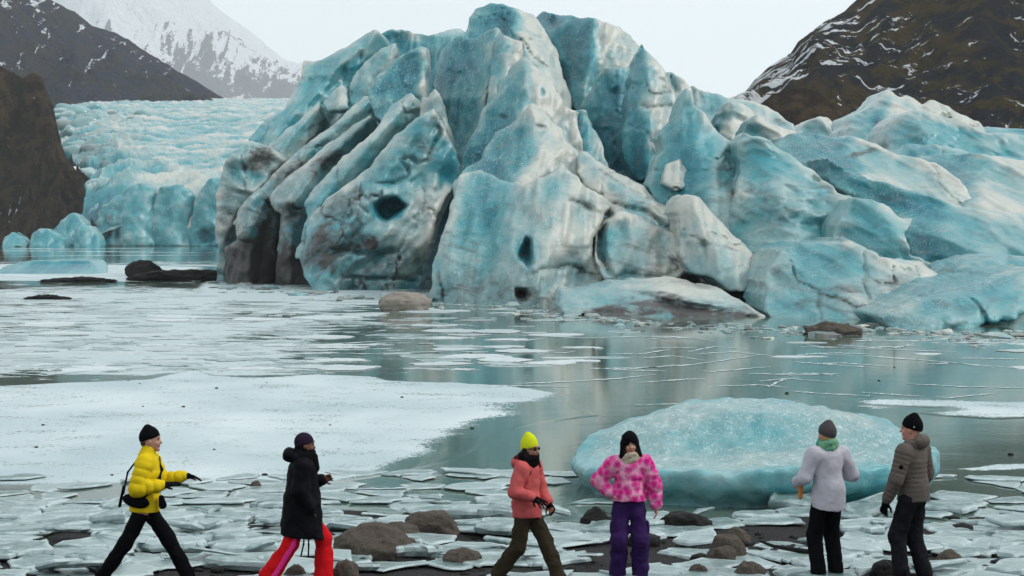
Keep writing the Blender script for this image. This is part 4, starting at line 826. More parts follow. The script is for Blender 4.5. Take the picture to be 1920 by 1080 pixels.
def drift_floes():
    rr = random.Random(9); cnt = 0
    while cnt < 240:
        py = 545 + 150 * rr.random() ** .8; px = rr.uniform(-40, 1150) if rr.random() < .8 else rr.uniform(1000, 1960)
        if px > 380 and py < np.interp(px, [380, 600, 800, 1050, 1250, 1450, 1700, 1960], [540, 560, 566, 598, 622, 628, 640, 648]): continue
        if rr.random() < .7 * sstep(500, 1150, px): continue
        x, y = pxg(px, py); L = rr.uniform(.4, 1.7) * y / 80; W = L * rr.uniform(.4, 1.2); n = rr.randint(6, 9); ph = rr.uniform(0, 6.3)
        poly = [(L * math.cos(ph + 6.283 * k / n) * rr.uniform(.6, 1.1), W * math.sin(ph + 6.283 * k / n) * rr.uniform(.6, 1.1)) for k in range(n)]
        me, c = plate_mesh([(a + x, q + y) for a, q in poly], rr.uniform(.012, .045), rr, .08, 'ice_floe')
        if me is None: continue
        link('ice_floe', me, M_FLOE if rr.random() < .75 else M_SLAB, loc=(c[0], c[1], -.006), label='flat whitish ice floe drifting on the open lake', category='ice floe', group='ice floes scattered over the lake'); cnt += 1
def mat_floe():
    b = NB('floe_ice'); v = b.coord(); n = b.noise(v, 1.4, 6, .65); oi = b.n('ShaderNodeObjectInfo')
    col = b.mix(oi.outputs['Random'], (.26, .33, .34), (.54, .59, .61)); col = b.mix(b.ramp(n, [(.5, 0), (.75, .6)]), col, (.24, .25, .24))
    return b.done(b.bsdf(col, .45, b.bump(n, .4, .08), .4))
M_FLOE = mat_floe()
drift_floes()
# rubble of small ice bits along the foot of the ice front, and frost lines in the lake ice
def brash():
    rr = np.random.default_rng(4); V, Fc, col = [], [], []
    n = 420; px = rr.uniform(360, 1960, n)
    rim = np.interp(px, [360, 420, 600, 800, 1000, 1060, 1250, 1450, 1650, 1800, 1960], [520, 530, 548, 556, 577, 590, 605, 612, 612, 626, 622]); py = rim + np.abs(rr.normal(0, 9, n)) + rr.uniform(-4, 4, n)
    for a, c in zip(px, py):
        x, y = pxg(a, c); s = rr.uniform(.06, .26) * (2.2 if rr.random() < .06 else 1) * y / 110; k = rr.integers(5, 8); b0 = len(V); w_ = rr.uniform(.8, 2.2)
        for z, q in ((-.1, 1.0), (.22 * s, .95), (.42 * s * rr.uniform(.5, 1.2), .5)):
            for i in range(k): t = 6.283 * i / k + rr.uniform(-.3, .3); V.append((x + s * w_ * q * math.cos(t) * rr.uniform(.75, 1.2), y + s * w_ * q * math.sin(t) * rr.uniform(.75, 1.2), z + (rr.uniform(-.12, .12) * s if z > 0 else 0)))
        for r_ in range(2):
            for i in range(k): j = (i + 1) % k; Fc.append((b0 + r_ * k + i, b0 + r_ * k + j, b0 + (r_ + 1) * k + j, b0 + (r_ + 1) * k + i))
        Fc.append(tuple(range(b0 + 2 * k, b0 + 3 * k))); g = rr.uniform(.15, .55) if rr.random() < .8 else .75
        col += [(rr.uniform(0, .3), g, 0)] * (3 * k)
    link('brash_ice', mesh('brash_ice', V, Fc, False, {'ice': np.array(col)}), M_ICE, kind='stuff', label='brownish rubble of ice bits along the foot of the glacier front')
brash()
def frost_lines():
    rr = random.Random(3)
    L = [[(1105,692),(1200,690),(1300,684),(1440,664)],[(1300,664),(1380,660),(1450,668)],[(960,720),(1060,716),(1160,710),(1230,702)],[(1110,690),(1160,694),(1250,696)],[(1290,660),(1340,650),(1400,655)],[(1410,705),(1440,725),(1470,712),(1500,708)],[(1330,725),(1420,722),(1480,726)],[(1400,700),(1500,704),(1580,700)],[(1620,668),(1760,678),(1920,692)],[(1480,678),(1560,684),(1650,690)],
         [(0,684),(60,690),(110,698)],[(0,700),(90,704),(200,692),(290,690)],[(270,666),(310,684),(420,690),(480,686)],[(430,640),(600,646),(760,638)],[(1190,760),(1320,756),(1450,760),(1500,752)],[(1240,770),(1330,775),(1400,784)],[(620,918),(800,916),(1000,914)],[(900,946),(960,938),(1040,925)],[(1010,905),(1040,890),(1070,884)],[(950,660),(1060,662),(1080,658)],[(960,628),(1100,634),(1260,630)],[(1500,650),(1640,655),(1800,660)],[(1700,720),(1800,725),(1930,728)],[(0,470),(120,471),(400,474)],[(0,482),(90,480),(210,479),(400,478)],[(20,466),(130,467),(300,465)],[(560,660),(700,664),(900,656)],[(430,612),(520,616),(640,610)],[(700,612),(820,606),(900,612)]]
    for _ in range(26):
        x, y = rr.uniform(900, 1900), rr.uniform(628, 745); L.append([(x, y), (x + rr.uniform(20, 70), y + rr.uniform(-5, 5)), (x + rr.uniform(80, 160), y + rr.uniform(-9, 9))])
    V, Fc, fr = [], [], []
    for pl in L:
        P3 = [pxg(*q) for q in pl]; pts = []
        for a, c in zip(P3[:-1], P3[1:]):
            n = 14
            for k in range(n): t = k / n; pts.append((a[0] + (c[0] - a[0]) * t, a[1] + (c[1] - a[1]) * t))
        pts.append(P3[-1]); b0 = len(V); m = len(pts); dist = np.mean([p[1] for p in pts])
        for i, p in enumerate(pts):
            wd = (.0020 * dist + .00003 * dist * dist) * rr.uniform(.2, 1.0) * min(1, .25 + 4 * min(i, m - 1 - i) / m); oy = rr.gauss(0, .0012 * dist)
            V += [(p[0], p[1] + oy - wd, .009), (p[0], p[1] + oy + wd, .009)]
        Fc += [(b0 + 2 * i, b0 + 2 * i + 2, b0 + 2 * i + 3, b0 + 2 * i + 1) for i in range(m - 1)]
    link('frost_lines', mesh('frost_lines', V, Fc, True, {'frost': np.full(len(V), 1.0)}), M_SHEET, kind='stuff', label='white frost lines drawn across the lake ice')
frost_lines()

# ------------------------------------------------------------------ rocks, pebbles, driftwood
def mat_rock(name, a, c, wet=.0):
    b = NB(name); v = b.coord(); n = b.noise(v, 6, 7, .7); f = b.noise(v, 40, 4, .7); s = b.vor(v, 55)
    col = b.mix(n, a, c); col = b.mix(b.ramp(f, [(.5, 0), (.75, .5)]), col, tuple(x * 1.5 for x in c)); col = b.mix(b.ramp(s, [(.08, .6), (.2, 0)]), col, (.02, .018, .016))
    return b.done(b.bsdf(col, .8 - wet, b.bump(b.math('ADD', n, b.math('MULTIPLY', f, .4)), 1.0, .06), .12))
M_ROCK = mat_rock('brown_boulder', (.050, .041, .034), (.140, .116, .098)); M_BLACK = mat_rock('black_rock', (.006, .006, .007), (.028, .025, .024), .2)
def rock_mesh(name, sx, sy, sz, seed, sub=4, rough=.30, sink=.3, jag=.10):
    bm = bmesh.new(); bmesh.ops.create_icosphere(bm, subdivisions=sub, radius=1)
    V = np.array([v.co[:] for v in bm.verts]); Fc = np.array([[v.index for v in f.verts] for f in bm.faces]); bm.free()
    k = 1 + rough * fbm(V * 1.1 + seed * 3.7, 3, seed) + rough * .35 * fbm(V * 3.2 + seed, 3, seed + 1) - rough * .8 * np.clip(np.abs(fbm(V * .8 + seed * 9, 2, seed + 2)) - .2, 0, 1)
    k = k + jag * fbm(V * np.array([sx, sy, sz]) / max(sz, .05) * 1.3 + seed, 4, seed + 4, gain=.65, ridged=True)
    V = V * k[:, None]; V[:, 2] = np.where(V[:, 2] < -sink, -sink + (V[:, 2] + sink) * .2, V[:, 2]); V[:, 2] += sink
    V[:, 2] /= (1 + sink); V *= (sx, sy, sz)
    return mesh(name, V, Fc)
def rock(name, x0, x1, top, bot, label, mat=None, seed=1, dep=.8, rough=.30, cat='rock', group=None, rz=0, zg=None):
    zg0 = 0.0
    for _ in range(3): Y = YG(bot, zg0); zg0 = max(float(shore_z(0, Y)), -.01) if zg is None else zg
    w_ = (x1 - x0) / F_PX * Y; hh = (bot - top) / F_PX * Y + .05
    c = ((x0 + x1) / 2 - 960) / F_PX * Y
    ob = link(name, rock_mesh(name, w_ / 2, w_ / 2 * dep, hh, seed, rough=rough, sub=5, jag=.45 if 'debris' in name else .14), mat or M_ROCK, loc=(c, Y + w_ / 2 * dep * .7, zg0 - .03), label=label, category=cat)
    ob.rotation_euler = (0, 0, rz)
    if group: ob['group'] = group
    return ob
rock('boulder', 628, 772, 990, 1046, 'large rounded brown boulder resting among ice slabs', seed=3)
rock('rock', 752, 862, 966, 1006, 'broad brown rock behind the large rounded boulder', seed=4, dep=.6)
rock('rock', 700, 790, 985, 1012, 'low brown rock half under an ice slab', seed=14, dep=.6)
rock('rock', 1332, 1400, 1004, 1050, 'upright brown rock right of the purple trousers', seed=5, dep=.7, rough=.3)
rock('rock', 1326, 1380, 1028, 1058, 'low brown stone leaning on the upright brown rock', seed=6)
rock('rock', 1358, 1408, 998, 1022, 'flat brown stone behind the upright brown rock', seed=16)
rock('stone', 468, 489, 902, 916, 'single small brown stone on the edge of the snow sheet', seed=7, zg=0)
rock('rock', 826, 900, 1032, 1062, 'dark mossy rock left of the coral-jacket woman', seed=8)
rock('rock', 533, 572, 1064, 1094, 'small round boulder between the red trouser legs', seed=9)
rock('rock', 622, 676, 1060, 1094, 'round grey stone below the large rounded boulder', seed=10)
rock('rock', 1380, 1446, 1062, 1096, 'reddish brown stone at the waterside left of the black trousers', seed=11)
rock('rock', 1294, 1330, 1064, 1090, 'small brown stone beside the reddish brown one', seed=12)
rock('rock', 1758, 1814, 1038, 1068, 'jagged dark stone right of the grey-jacket man', seed=13, rough=.35)
rock('rock', 1088, 1148, 962, 990, 'dark jagged rock behind the pink-jacket woman', M_BLACK, seed=17, rough=.35)
rock('rock', 1640, 1700, 1055, 1086, 'low dark stone at the feet of the grey-jacket man', M_BLACK, seed=18)
rock('rock', 908, 940, 974, 992, 'small black stone beside the rounded white ice lump', M_BLACK, seed=19)
rock('rock', 1240, 1330, 965, 992, 'low black rock in front of the domed iceberg', M_BLACK, seed=20, rough=.35)
rock('black_rock', 234, 300, 489, 520, 'black rock on the pale lake ice left of the glacier', M_BLACK, seed=21, zg=0, dep=.5)
rock('debris_mound', 262, 425, 509, 527, 'long dark debris tongue reaching out from the glacier foot', M_BLACK, seed=22, zg=0, dep=.25, rough=.4)
rock('debris_mound', 96, 208, 520, 529, 'thin black debris bank in front of the flat turquoise iceberg', M_BLACK, seed=23, zg=0, dep=.25, rough=.4)
rock('debris_mound', 50, 118, 555, 562, 'small dark stony islet in the pale drift ice', M_BLACK, seed=24, zg=0, dep=.3, rough=.4)
rock('ice_boulder', 712, 806, 548, 582, 'pale brown boulder of dirty ice at the foot of the glacier front', mat_rock('dirty_ice', (.18, .16, .14), (.36, .32, .28)), seed=25, zg=0, dep=.5, cat='ice block')
rock('debris_mound', 1515, 1610, 608, 628, 'flat tawny debris patch on ice below the long ridges', M_ROCK, seed=26, zg=0, dep=.3)
for i, (px, py) in enumerate([(241,714),(262,720),(406,729),(268,763),(344,764),(81,798),(500,718),(754,746),(619,798),(885,804),(401,844),(210,892),(68,840),(496,892),(1677,689),(1648,714),(1475,738),(1895,854)]):
    x, y = pxg(px, py); s = rnd.uniform(.02, .045)
    link('pebble', rock_mesh('pebble', s * 1.3, s, s, 60 + i, 2), M_BLACK, loc=(x, y, .004), label='tiny dark pebble lying on the frozen lake', category='pebble', group='pebbles on the lake ice')
def gravel():
    rr = np.random.default_rng(8); base = rock_mesh('g', 1, 1, .8, 5, 1); bv = np.array([v.co[:] for v in base.vertices]); bf = np.array([p.vertices[:] for p in base.polygons]); n = 3200
    x = rr.uniform(-7.5, 7.8, n); y = rr.uniform(20.3, 27.6, n); s = rr.lognormal(-3.6, .55, n)
    V = (bv[None] * s[:, None, None] * rr.uniform(.7, 1.3, (n, 1, 3))) + np.stack([x, y, shore_z(x, y) - .012], 1)[:, None]
    link('gravel', mesh('gravel', V.reshape(-1, 3), (bf[None] + (np.arange(n) * len(bv))[:, None, None]).reshape(-1, 3)), M_BLACK, kind='stuff', label='dark wet gravel between the ice slabs')
gravel()
def stick(pts, r, label):
    P3 = [np.array(p) for p in pts]; V, Fc = [], []
    for i, p in enumerate(P3):
        q = r * (1 - .55 * i / (len(P3) - 1))
        for k in range(7): t = 6.283 * k / 7; V.append((p[0] + .2 * q * math.sin(t), p[1] + q * math.cos(t), p[2] + q * math.sin(t)))
    for i in range(len(P3) - 1):
        for k in range(7): j = (k + 1) % 7; Fc.append((i * 7 + k, i * 7 + j, i * 7 + 7 + j, i * 7 + 7 + k))
    Fc += [tuple(range(6, -1, -1)), tuple(range(len(V) - 7, len(V)))]
    link('driftwood', mesh('driftwood', V, Fc), M_BLACK, label=label, category='driftwood')
def on(px, py, z): x, y = pxg(px, py, z); return (x, y, z)
stick([on(1530, 1036, .16), on(1490, 1031, .17), on(1450, 1024, .17), on(1424, 1014, .19)], .035, 'dark driftwood stick lying on the slabs beside black trousers')
# ------------------------------------------------------------------ people
def A3(*v): return np.array(v, float)
def cap(a, b, ra, rb, k=.03, fx=1.0, fy=1.0, q=None, op='add'): return dict(t='cap', a=A3(*a), b=A3(*b), ra=ra, rb=rb, k=k, f=A3(fx, fy, 1), q=q, op=op)
def ell(c, r, k=.03, rot=0.0, rx=0.0, ry=0.0, op='add'):
    M = (Matrix.Rotation(rot, 3, 'Z') @ Matrix.Rotation(ry, 3, 'Y') @ Matrix.Rotation(rx, 3, 'X'))
    return dict(t='ell', c=A3(*c), r=A3(*r), k=k, M=np.array(M), op=op)
def sdf_mesh(prims, vox=.012, post=None, noise=0.0, nsc=.08, seed=1):
    lo, hi = [], []
    for p in prims:
        if p['op'] != 'add': continue
        if p['t'] == 'cap':
            R = max(p['ra'], p['rb']) * max(1, p['f'][0], p['f'][1]) + .05
            lo.append(np.minimum(p['a'], p['b']) - R); hi.append(np.maximum(p['a'], p['b']) + R)
        else: R = p['r'].max() + .04; lo.append(p['c'] - R); hi.append(p['c'] + R)
    lo, hi = np.min(lo, 0), np.max(hi, 0)
    ax = [np.arange(lo[i], hi[i] + vox, vox) for i in range(3)]
    Fv = np.full([len(a) for a in ax], .6, np.float32)
    pend = post
    for p in sorted(prims, key=lambda p: p.get('late', 0)):
        if pend is not None and p.get('late', 0):
            Fv = pend(Fv, *np.meshgrid(*ax, indexing='ij', sparse=True)); pend = None
        if p['t'] == 'cap': R = max(p['ra'], p['rb']) * max(1, p['f'][0], p['f'][1]) + p['k'] + .05; l, h_ = np.minimum(p['a'], p['b']) - R, np.maximum(p['a'], p['b']) + R
        else: R = p['r'].max() + p['k'] + .05; l, h_ = p['c'] - R, p['c'] + R
        s = [slice(max(0, int((l[i] - lo[i]) / vox)), max(0, int((h_[i] - lo[i]) / vox) + 2)) for i in range(3)]
        X, Y, Z = np.meshgrid(*[ax[i][s[i]] for i in range(3)], indexing='ij')
        if X.size == 0: continue
        P = np.stack([X, Y, Z], -1)
        if p['t'] == 'cap':
            f = p['f']; a, b = p['a'] / f, p['b'] / f; e = b - a; w_ = P / f - a
            L2 = (e * e).sum() + 1e-9; t = np.clip((w_ @ e) / L2, 0, 1)
            r = p['ra'] + t * (p['rb'] - p['ra'])
            if p['q']: amp, sp = p['q']; r = r + amp * (np.abs(np.sin(math.pi * t * math.sqrt(L2) / sp)) ** .55 - .75)
            d = (np.linalg.norm(w_ - t[..., None] * e, axis=-1) - r) * min(1, f[0], f[1])
        else:
            q = (P - p['c']) @ p['M']; k0 = np.linalg.norm(q / p['r'], axis=-1); k1 = np.linalg.norm(q / (p['r'] ** 2), axis=-1)
            d = k0 * (k0 - 1) / np.maximum(k1, 1e-6)
        s = tuple(s); cur = Fv[s]
        Fv[s] = smin(cur, d, max(p['k'], 1e-4)) if p['op'] == 'add' else smax(cur, -d, max(p['k'], 1e-4))
    if pend is not None:
        X, Y, Z = np.meshgrid(*ax, indexing='ij', sparse=True); Fv = pend(Fv, X, Y, Z)
    if noise: Fv = Fv + noise * gridnoise(ax[0], ax[1], ax[2], nsc, seed) + noise * .5 * gridnoise(ax[0], ax[1], ax[2], nsc * .45, seed + 1)
    for a_ in range(3):
        for e_ in (0, -1):
            ix = [slice(None)] * 3; ix[a_] = e_; Fv[tuple(ix)] = np.abs(Fv[tuple(ix)]) + .005
    return surface_nets(Fv.astype(np.float32), *ax)
def part(name, parent, prims, mat, vox=.011, attrs=None, **kw):
    V, Q = sdf_mesh(prims, vox, **kw)
    return link(name, mesh(name, V, Q, attrs=attrs(V) if attrs else None), mat, parent)

def cloth(name, c1, c2, rough=.75, sc=30, bump=.35, pattern=None, sheen=.2):
    b = NB(name); v = b.coord(); n = b.noise(v, sc, 5, .65); m = b.noise(v, 5, 4, .6)
    col = b.mix(n, c1, c2)
    if pattern: col = pattern(b, v, col)
    nrm = b.bump(b.math('ADD', b.math('MULTIPLY', n, .4), m), bump, .03)
    return b.done(b.bsdf(col, rough, nrm, .03))
def pink_pattern(b, v, col):
    c = b.vor(v, 13, 'F1'); n = b.noise(v, 16, 4, .7, 1.5)
    m = b.ramp(b.math('ADD', b.math('MULTIPLY', c, .9), b.math('MULTIPLY', n, .7)), [(.55, 0), (.85, .35), (1.08, 1)])
    return b.mix(m, (.58, .012, .22), (.72, .30, .46))
M_SKIN = None
def mat_skin(name, a):
    b = NB(name); v = b.coord(); n = b.noise(v, 25, 3)
    lip = b.attr('lip').outputs['Fac']
    col = b.mix(n, a, tuple(x * .85 for x in a)); col = b.mix(lip, col, (a[0] * .75, a[1] * .38, a[2] * .38))
    return b.done(b.bsdf(col, .5, None, .35))
SK_FAIR = mat_skin('fair_skin', (.50, .27, .20)); SK_TAN = mat_skin('tan_skin', (.36, .18, .12)); SK_RED = mat_skin('flushed_skin', (.52, .24, .18)); SK_DARK = mat_skin('brown_skin', (.20, .09, .055))
BLACK = cloth('black_cloth', (.0025, .0025, .0035), (.007, .007, .009)); CHAR = cloth('charcoal_cloth', (.007, .007, .010), (.018, .018, .023))
EYE = cloth('dark_eye', (.01, .008, .007), (.02, .015, .012), .2, bump=0); SOLE = cloth('boot_rubber', (.012, .011, .010), (.03, .026, .022), .6)

def fingers(w_, d, n_, side, curl=.5, spread=.12, s=1.0):
    """palm and five unequal bent fingers; w_ wrist, d pointing along the hand, n_ out of the palm's back, side +1 puts the thumb that way"""
    d = d / np.linalg.norm(d); n_ = n_ - d * (n_ @ d); n_ = n_ / np.linalg.norm(n_); c = np.cross(n_, d) * side
    P = [cap(w_ - d * .02, w_ + d * .03 * s, .026 * s, .030 * s, .015), cap(w_ + d * .03 * s + c * .018, w_ + d * .085 * s + c * .024, .021 * s, .017 * s, .015), cap(w_ + d * .03 * s - c * .016, w_ + d * .08 * s - c * .024, .021 * s, .016 * s, .015)]
    for i, (off, L) in enumerate(((.033, .070), (.012, .078), (-.010, .073), (-.030, .058))):
        b0 = w_ + d * .085 * s + c * off * s; dd = d + c * spread * (1.2 - i * .8); a1 = curl * .6; a2 = curl * 1.3
        j1 = b0 + (dd * math.cos(a1) - n_ * math.sin(a1)) * L * .52 * s; j2 = j1 + (dd * math.cos(a2) - n_ * math.sin(a2)) * L * .5 * s
        P += [cap(b0, j1, .0105 * s, .0095 * s, .006), cap(j1, j2, .0095 * s, .0075 * s, .005)]
    t0 = w_ + d * .03 * s + c * .03 * s; t1 = t0 + (d * .6 + c * .75 - n_ * .15) * .045 * s; t2 = t1 + (d * .85 + c * .3 - n_ * .3) * .036 * s
    return P + [cap(t0, t1, .014 * s, .011 * s, .01), cap(t1, t2, .011 * s, .008 * s, .005)]
def ik(h, a, L1, L2, bend):
    v = a - h; L = min(np.linalg.norm(v), (L1 + L2) * .998); u = v / np.linalg.norm(v); x = (L1 * L1 - L2 * L2 + L * L) / (2 * L)
    hgt = math.sqrt(max(L1 * L1 - x * x, 0)); bb = bend - u * (bend @ u); bb = bb / (np.linalg.norm(bb) + 1e-9); return h + u * x + bb * hgt

def skeleton(H, feet, arms, drop=0.0, lean=0.0, hx=0.0, yaw=0.0, pitch=0.0):
    s = H / 1.75; J = {}
    pel = A3(hx, 0, .95 * s - drop); J['s'] = s; J['pel'] = pel; ln = lean
    J['waist'] = pel + A3(ln * .12, 0, .13 * s); J['chest'] = pel + A3(ln * .36, 0, .36 * s); J['neck'] = pel + A3(ln * .53 - .01, 0, .53 * s); J['head'] = pel + A3(ln * .68 + .02, 0, .685 * s)
    for i, sd in (('l', 1), ('r', -1)):
        J['sh' + i] = pel + A3(ln * .48, sd * .185 * s, .475 * s)
        J['hip' + i] = pel + A3(0, sd * .09 * s, -.03 * s)
        f = feet[i]; ank = A3(f[0], f[1], f[2] + .09 * s); J['an' + i] = ank; J['kn' + i] = ik(J['hip' + i], ank, .425 * s, .43 * s, A3(1, sd * .08, 0)); J['fd' + i] = f[3] if len(f) > 3 else 0.0
        e, w_ = arms[i]; J['el' + i] = J['sh' + i] + A3(*e) * s; J['wr' + i] = J['el' + i] + A3(*w_) * s
    J['yaw'] = yaw; J['pitch'] = pitch
    return J
def hd(J, v):                                            # head-local offset -> local point
    s = J['s']; c, q = math.cos(J['yaw']), math.sin(J['yaw']); cp, sp = math.cos(J['pitch']), math.sin(J['pitch'])
    x, y, z = v; x, z = x * cp + z * sp, -x * sp + z * cp
    return J['head'] + A3(x * c - y * q, x * q + y * c, z) * s
def body(root, J, skin, hands=('l', 'r'), hs=None):
    s = J['s']; P = []
    P += [ell(J['head'] + A3(0, 0, .02) * s, (.098 * s, .076 * s, .105 * s), .02, J['yaw'], ry=J['pitch']), ell(hd(J, (.028, 0, -.055)), (.066 * s, .056 * s, .062 * s), .03, J['yaw']),
          cap(hd(J, (.092, 0, .012)), hd(J, (.112, 0, -.024)), .010 * s, .014 * s, .012), ell(hd(J, (.080, 0, -.098)), (.020 * s, .024 * s, .018 * s), .02, J['yaw']),
          ell(hd(J, (.094, 0, -.056)), (.011 * s, .024 * s, .010 * s), .008, J['yaw']), ell(hd(J, (.082, 0, .040)), (.016 * s, .050 * s, .012 * s), .02, J['yaw'])]
    for y in (1, -1): P += [ell(hd(J, (.0, .078 * y, -.005)), (.022 * s, .010 * s, .032 * s), .008, J['yaw']), ell(hd(J, (.072, .034 * y, -.025)), (.022 * s, .022 * s, .022 * s), .02, J['yaw'])]
    P += [cap(J['neck'], J['head'] - A3(.02, 0, .05) * s, .060 * s, .055 * s, .03), cap(J['waist'], J['chest'], .115 * s, .135 * s, .05, .75), cap(J['pel'], J['waist'], .13 * s, .115 * s, .05, .8), cap(J['shl'], J['shr'], .065 * s, .065 * s, .05)]
    for i in 'lr':
        P += [cap(J['sh' + i], J['el' + i], .050 * s, .040 * s, .03), cap(J['el' + i], J['wr' + i], .040 * s, .027 * s, .02), cap(J['hip' + i], J['kn' + i], .085 * s, .055 * s, .04), cap(J['kn' + i], J['an' + i], .055 * s, .036 * s, .02),
              cap(J['an' + i] - A3(0, 0, .05 * s), J['an' + i] - A3(-.13 * math.cos(J['fd' + i]), -.13 * math.sin(J['fd' + i]), .055) * s, .034 * s, .03 * s, .02)]
        d = J['wr' + i] - J['el' + i]
        if hs and i in hs: dd, nn, sd, cu, sp = hs[i]; P += fingers(J['wr' + i], A3(*dd), A3(*nn), sd, cu, sp, s)
        else: P += fingers(J['wr' + i], d, A3(0, 1 if i == 'l' else -1, .1), 1 if i == 'l' else -1, .6, .08, s)
    mouth = hd(J, (.098, 0, -.056))
    ob = part('body', root, P, skin, .0085, attrs=lambda V: {'lip': 1.0 * (np.linalg.norm((V - mouth) * (1, .55, 1.4), axis=1) < .020 * s)})
    for y in (1, -1):
        e = part('eye', root, [ell(hd(J, (.084, .031 * y, .012)), (.010 * s, .016 * s, .0085 * s), .002, J['yaw'])], EYE, .004)
        part('eyebrow', root, [cap(hd(J, (.098, .016 * y, .034)), hd(J, (.090, .048 * y, .033)), .005, .004, .002)], EYE, .004)
    return ob
def glove(root, J, i, hs, mat):
    dd, nn, sd, cu, sp = hs; s = J['s'] * 1.14
    part('glove', root, fingers(J['wr' + i], A3(*dd), A3(*nn), sd, cu, sp, s) + [cap(J['wr' + i] - A3(*dd) / np.linalg.norm(dd) * .05, J['wr' + i], .038, .034, .01)], mat, .0065)
def trousers(root, J, mat, rt=.098, rk=.080, ra=.075, top=None, flare=0.0, seed=1, noise=.010, fold=True):
    s = J['s']; P = [cap(J['pel'] + A3(0, -.03, .0), J['pel'] + A3(0, .03, .0), .122 * s, .122 * s, .04, .9), cap(J['waist'] - A3(0, 0, .03), J['pel'], .120 * s, .128 * s, .03, .85)]
    for i in 'lr':
        q = (.004, .11) if fold else None
        P += [cap(J['hip' + i], J['kn' + i], (rt - .006) * s, rk * s, .03), cap(J['kn' + i], J['an' + i] + A3(0, 0, .01), rk * s, (ra + flare) * s, .03, q=q)]
    J['trousers'] = part('trousers', root, P, mat, .011, noise=noise, nsc=.085, seed=seed); return J['trousers']
def boots(root, J, mat):
    s = J['s']
    for i in 'lr':
        a = J['an' + i]; d = A3(math.cos(J['fd' + i]), math.sin(J['fd' + i]), 0)
        part('boot', root, [cap(a + A3(0, 0, .06), a - A3(0, 0, .03), .052 * s, .052 * s, .02), cap(a - A3(0, 0, .045 * s) - d * .04, a - A3(0, 0, .05 * s) + d * .15 * s, .045 * s, .040 * s, .02)], mat, .011, post=lambda F_, X, Y, Z, z0=a[2] - .09 * s: np.maximum(F_, z0 + .004 - Z))
def jacket(root, J, mat, hem, wT=.165, wH=.165, ra=.078, rw=.062, q=None, qs=None, fx=.78, collar=.0, seed=1, noise=.007, slope=0.0, skirt=.0, name='jacket', cuff=1.0):
    s = J['s']; hz = J['pel'] + A3(0, 0, hem)
    P = [cap(J['chest'] + A3(0, 0, .02), hz - A3(0, 0, .08), wT * s, wH * s, .05, fx, 1.0, q), cap(J['pel'] + A3(0, -.02, .06), hz - A3(0, 0, .10), wH * s, (wH + skirt) * s, .05, min(1, fx + .16 + skirt * 2), 1.0), cap(J['shl'] + A3(0, -.02, -.015), J['shr'] + A3(0, .02, -.015), .088 * s, .088 * s, .06), cap(J['chest'], J['neck'], .13 * s, .085 * s, .05, .9)]
    if collar: P += [cap(J['neck'] - A3(0, 0, .02), J['neck'] + A3(.015, 0, collar), .084 * s, .080 * s, .02)]
    for i in 'lr': P += [cap(J['sh' + i], J['el' + i], (ra + .010) * s, ra * s, .04, q=qs), cap(J['el' + i], J['el' + i] + (J['wr' + i] - J['el' + i]) * .93 * cuff, ra * s, rw * s, .03, q=qs)]
    for p in P[-4:]: p['late'] = 1
    def post(F_, X, Y, Z):
        return np.maximum(F_, hz[2] + slope * (X - hz[0]) - Z)
    J['jacket'] = part(name, root, P, mat, .0105, post=post, noise=noise, nsc=.10, seed=seed); return J['jacket']
def beanie(root, J, mat, tall=.0, low=.045, fold=True, name='beanie'):
    s = J['s']; P = [ell(J['head'] + A3(0, 0, .035) * s + (hd(J, (-.012, 0, 0)) - J['head']), (.112 * s, .092 * s, (.108 + tall) * s), .02, J['yaw'], ry=J['pitch'])]
    if tall: P += [cap(hd(J, (-.02, 0, .06)), hd(J, (-.035, 0, .125 + tall)), .075 * s, .035 * s, .04)]
    c = hd(J, (0, 0, low)); tl = .22 + J['pitch'] * 0
    cy, sy = math.cos(J['yaw']), math.sin(J['yaw'])
    J['hat'] = part(name, root, P, mat, .0085, post=lambda F_, X, Y, Z: np.maximum(F_, c[2] + ((X - c[0]) * cy + (Y - c[1]) * sy) * .28 - .01 - Z), noise=.002, nsc=.02)
def scarf(root, J, mat, r=.04, R=.078, dz=.02, name='scarf', wob=.02):
    s = J['s']; P = []
    for layer in (0, 1):
        for k in range(12):
            a, c = 6.283 * k / 12, 6.283 * (k + 1) / 12; z = dz + layer * .045
            P.append(cap(J['neck'] + A3(R * math.cos(a) + .015, R * math.sin(a), z + wob * math.sin(2 * a + layer)), J['neck'] + A3(R * math.cos(c) + .015, R * math.sin(c), z + wob * math.sin(2 * c + layer)), r, r, .02))
    return part(name, root, P, mat, .010, noise=.006, nsc=.03)
def tube(name, root, pts, r, mat, k=.01, vox=.008):
    return part(name, root, [cap(a, b, r, r, k) for a, b in zip(pts[:-1], pts[1:])], mat, vox)
def stand(px, Y, rz, label):
    z = float(shore_z(0, Y)) + .012
    return empty('person', ((px - 960) / F_PX * Y, Y, z), label, 'person', rz=rz)
R_ = math.radians

# 1 ---- walking in a yellow puffer jacket, both gloved hands held forward
root = stand(272, 20.4, R_(0), 'walking person in bright yellow puffer jacket and black beanie, both gloved hands held forward')
J = skeleton(1.80, {'l': (.46, .07, 0, 0), 'r': (-.46, -.08, .015, 0)}, {'l': ((.10, .05, -.25), (.26, -.02, .06)), 'r': ((-.06, -.08, -.27), (.255, .08, .03))}, drop=.085, lean=.06)
hl = ((1, -.1, -.12), (.1, .3, 1), 1, .35, .05); hr = ((1, .1, .12), (0, -.3, 1), -1, .15, .05)
body(root, J, SK_FAIR, hs={'l': hl, 'r': hr})
YEL = cloth('yellow_nylon', (.58, .40, .008), (.72, .53, .015), .5, 14)
trousers(root, J, BLACK, .095, .078, .072, seed=4); boots(root, J, SOLE)
jacket(root, J, YEL, -.06, .178, .172, .086, .066, q=(.017, .085), qs=(.014, .085), collar=.06, seed=3)
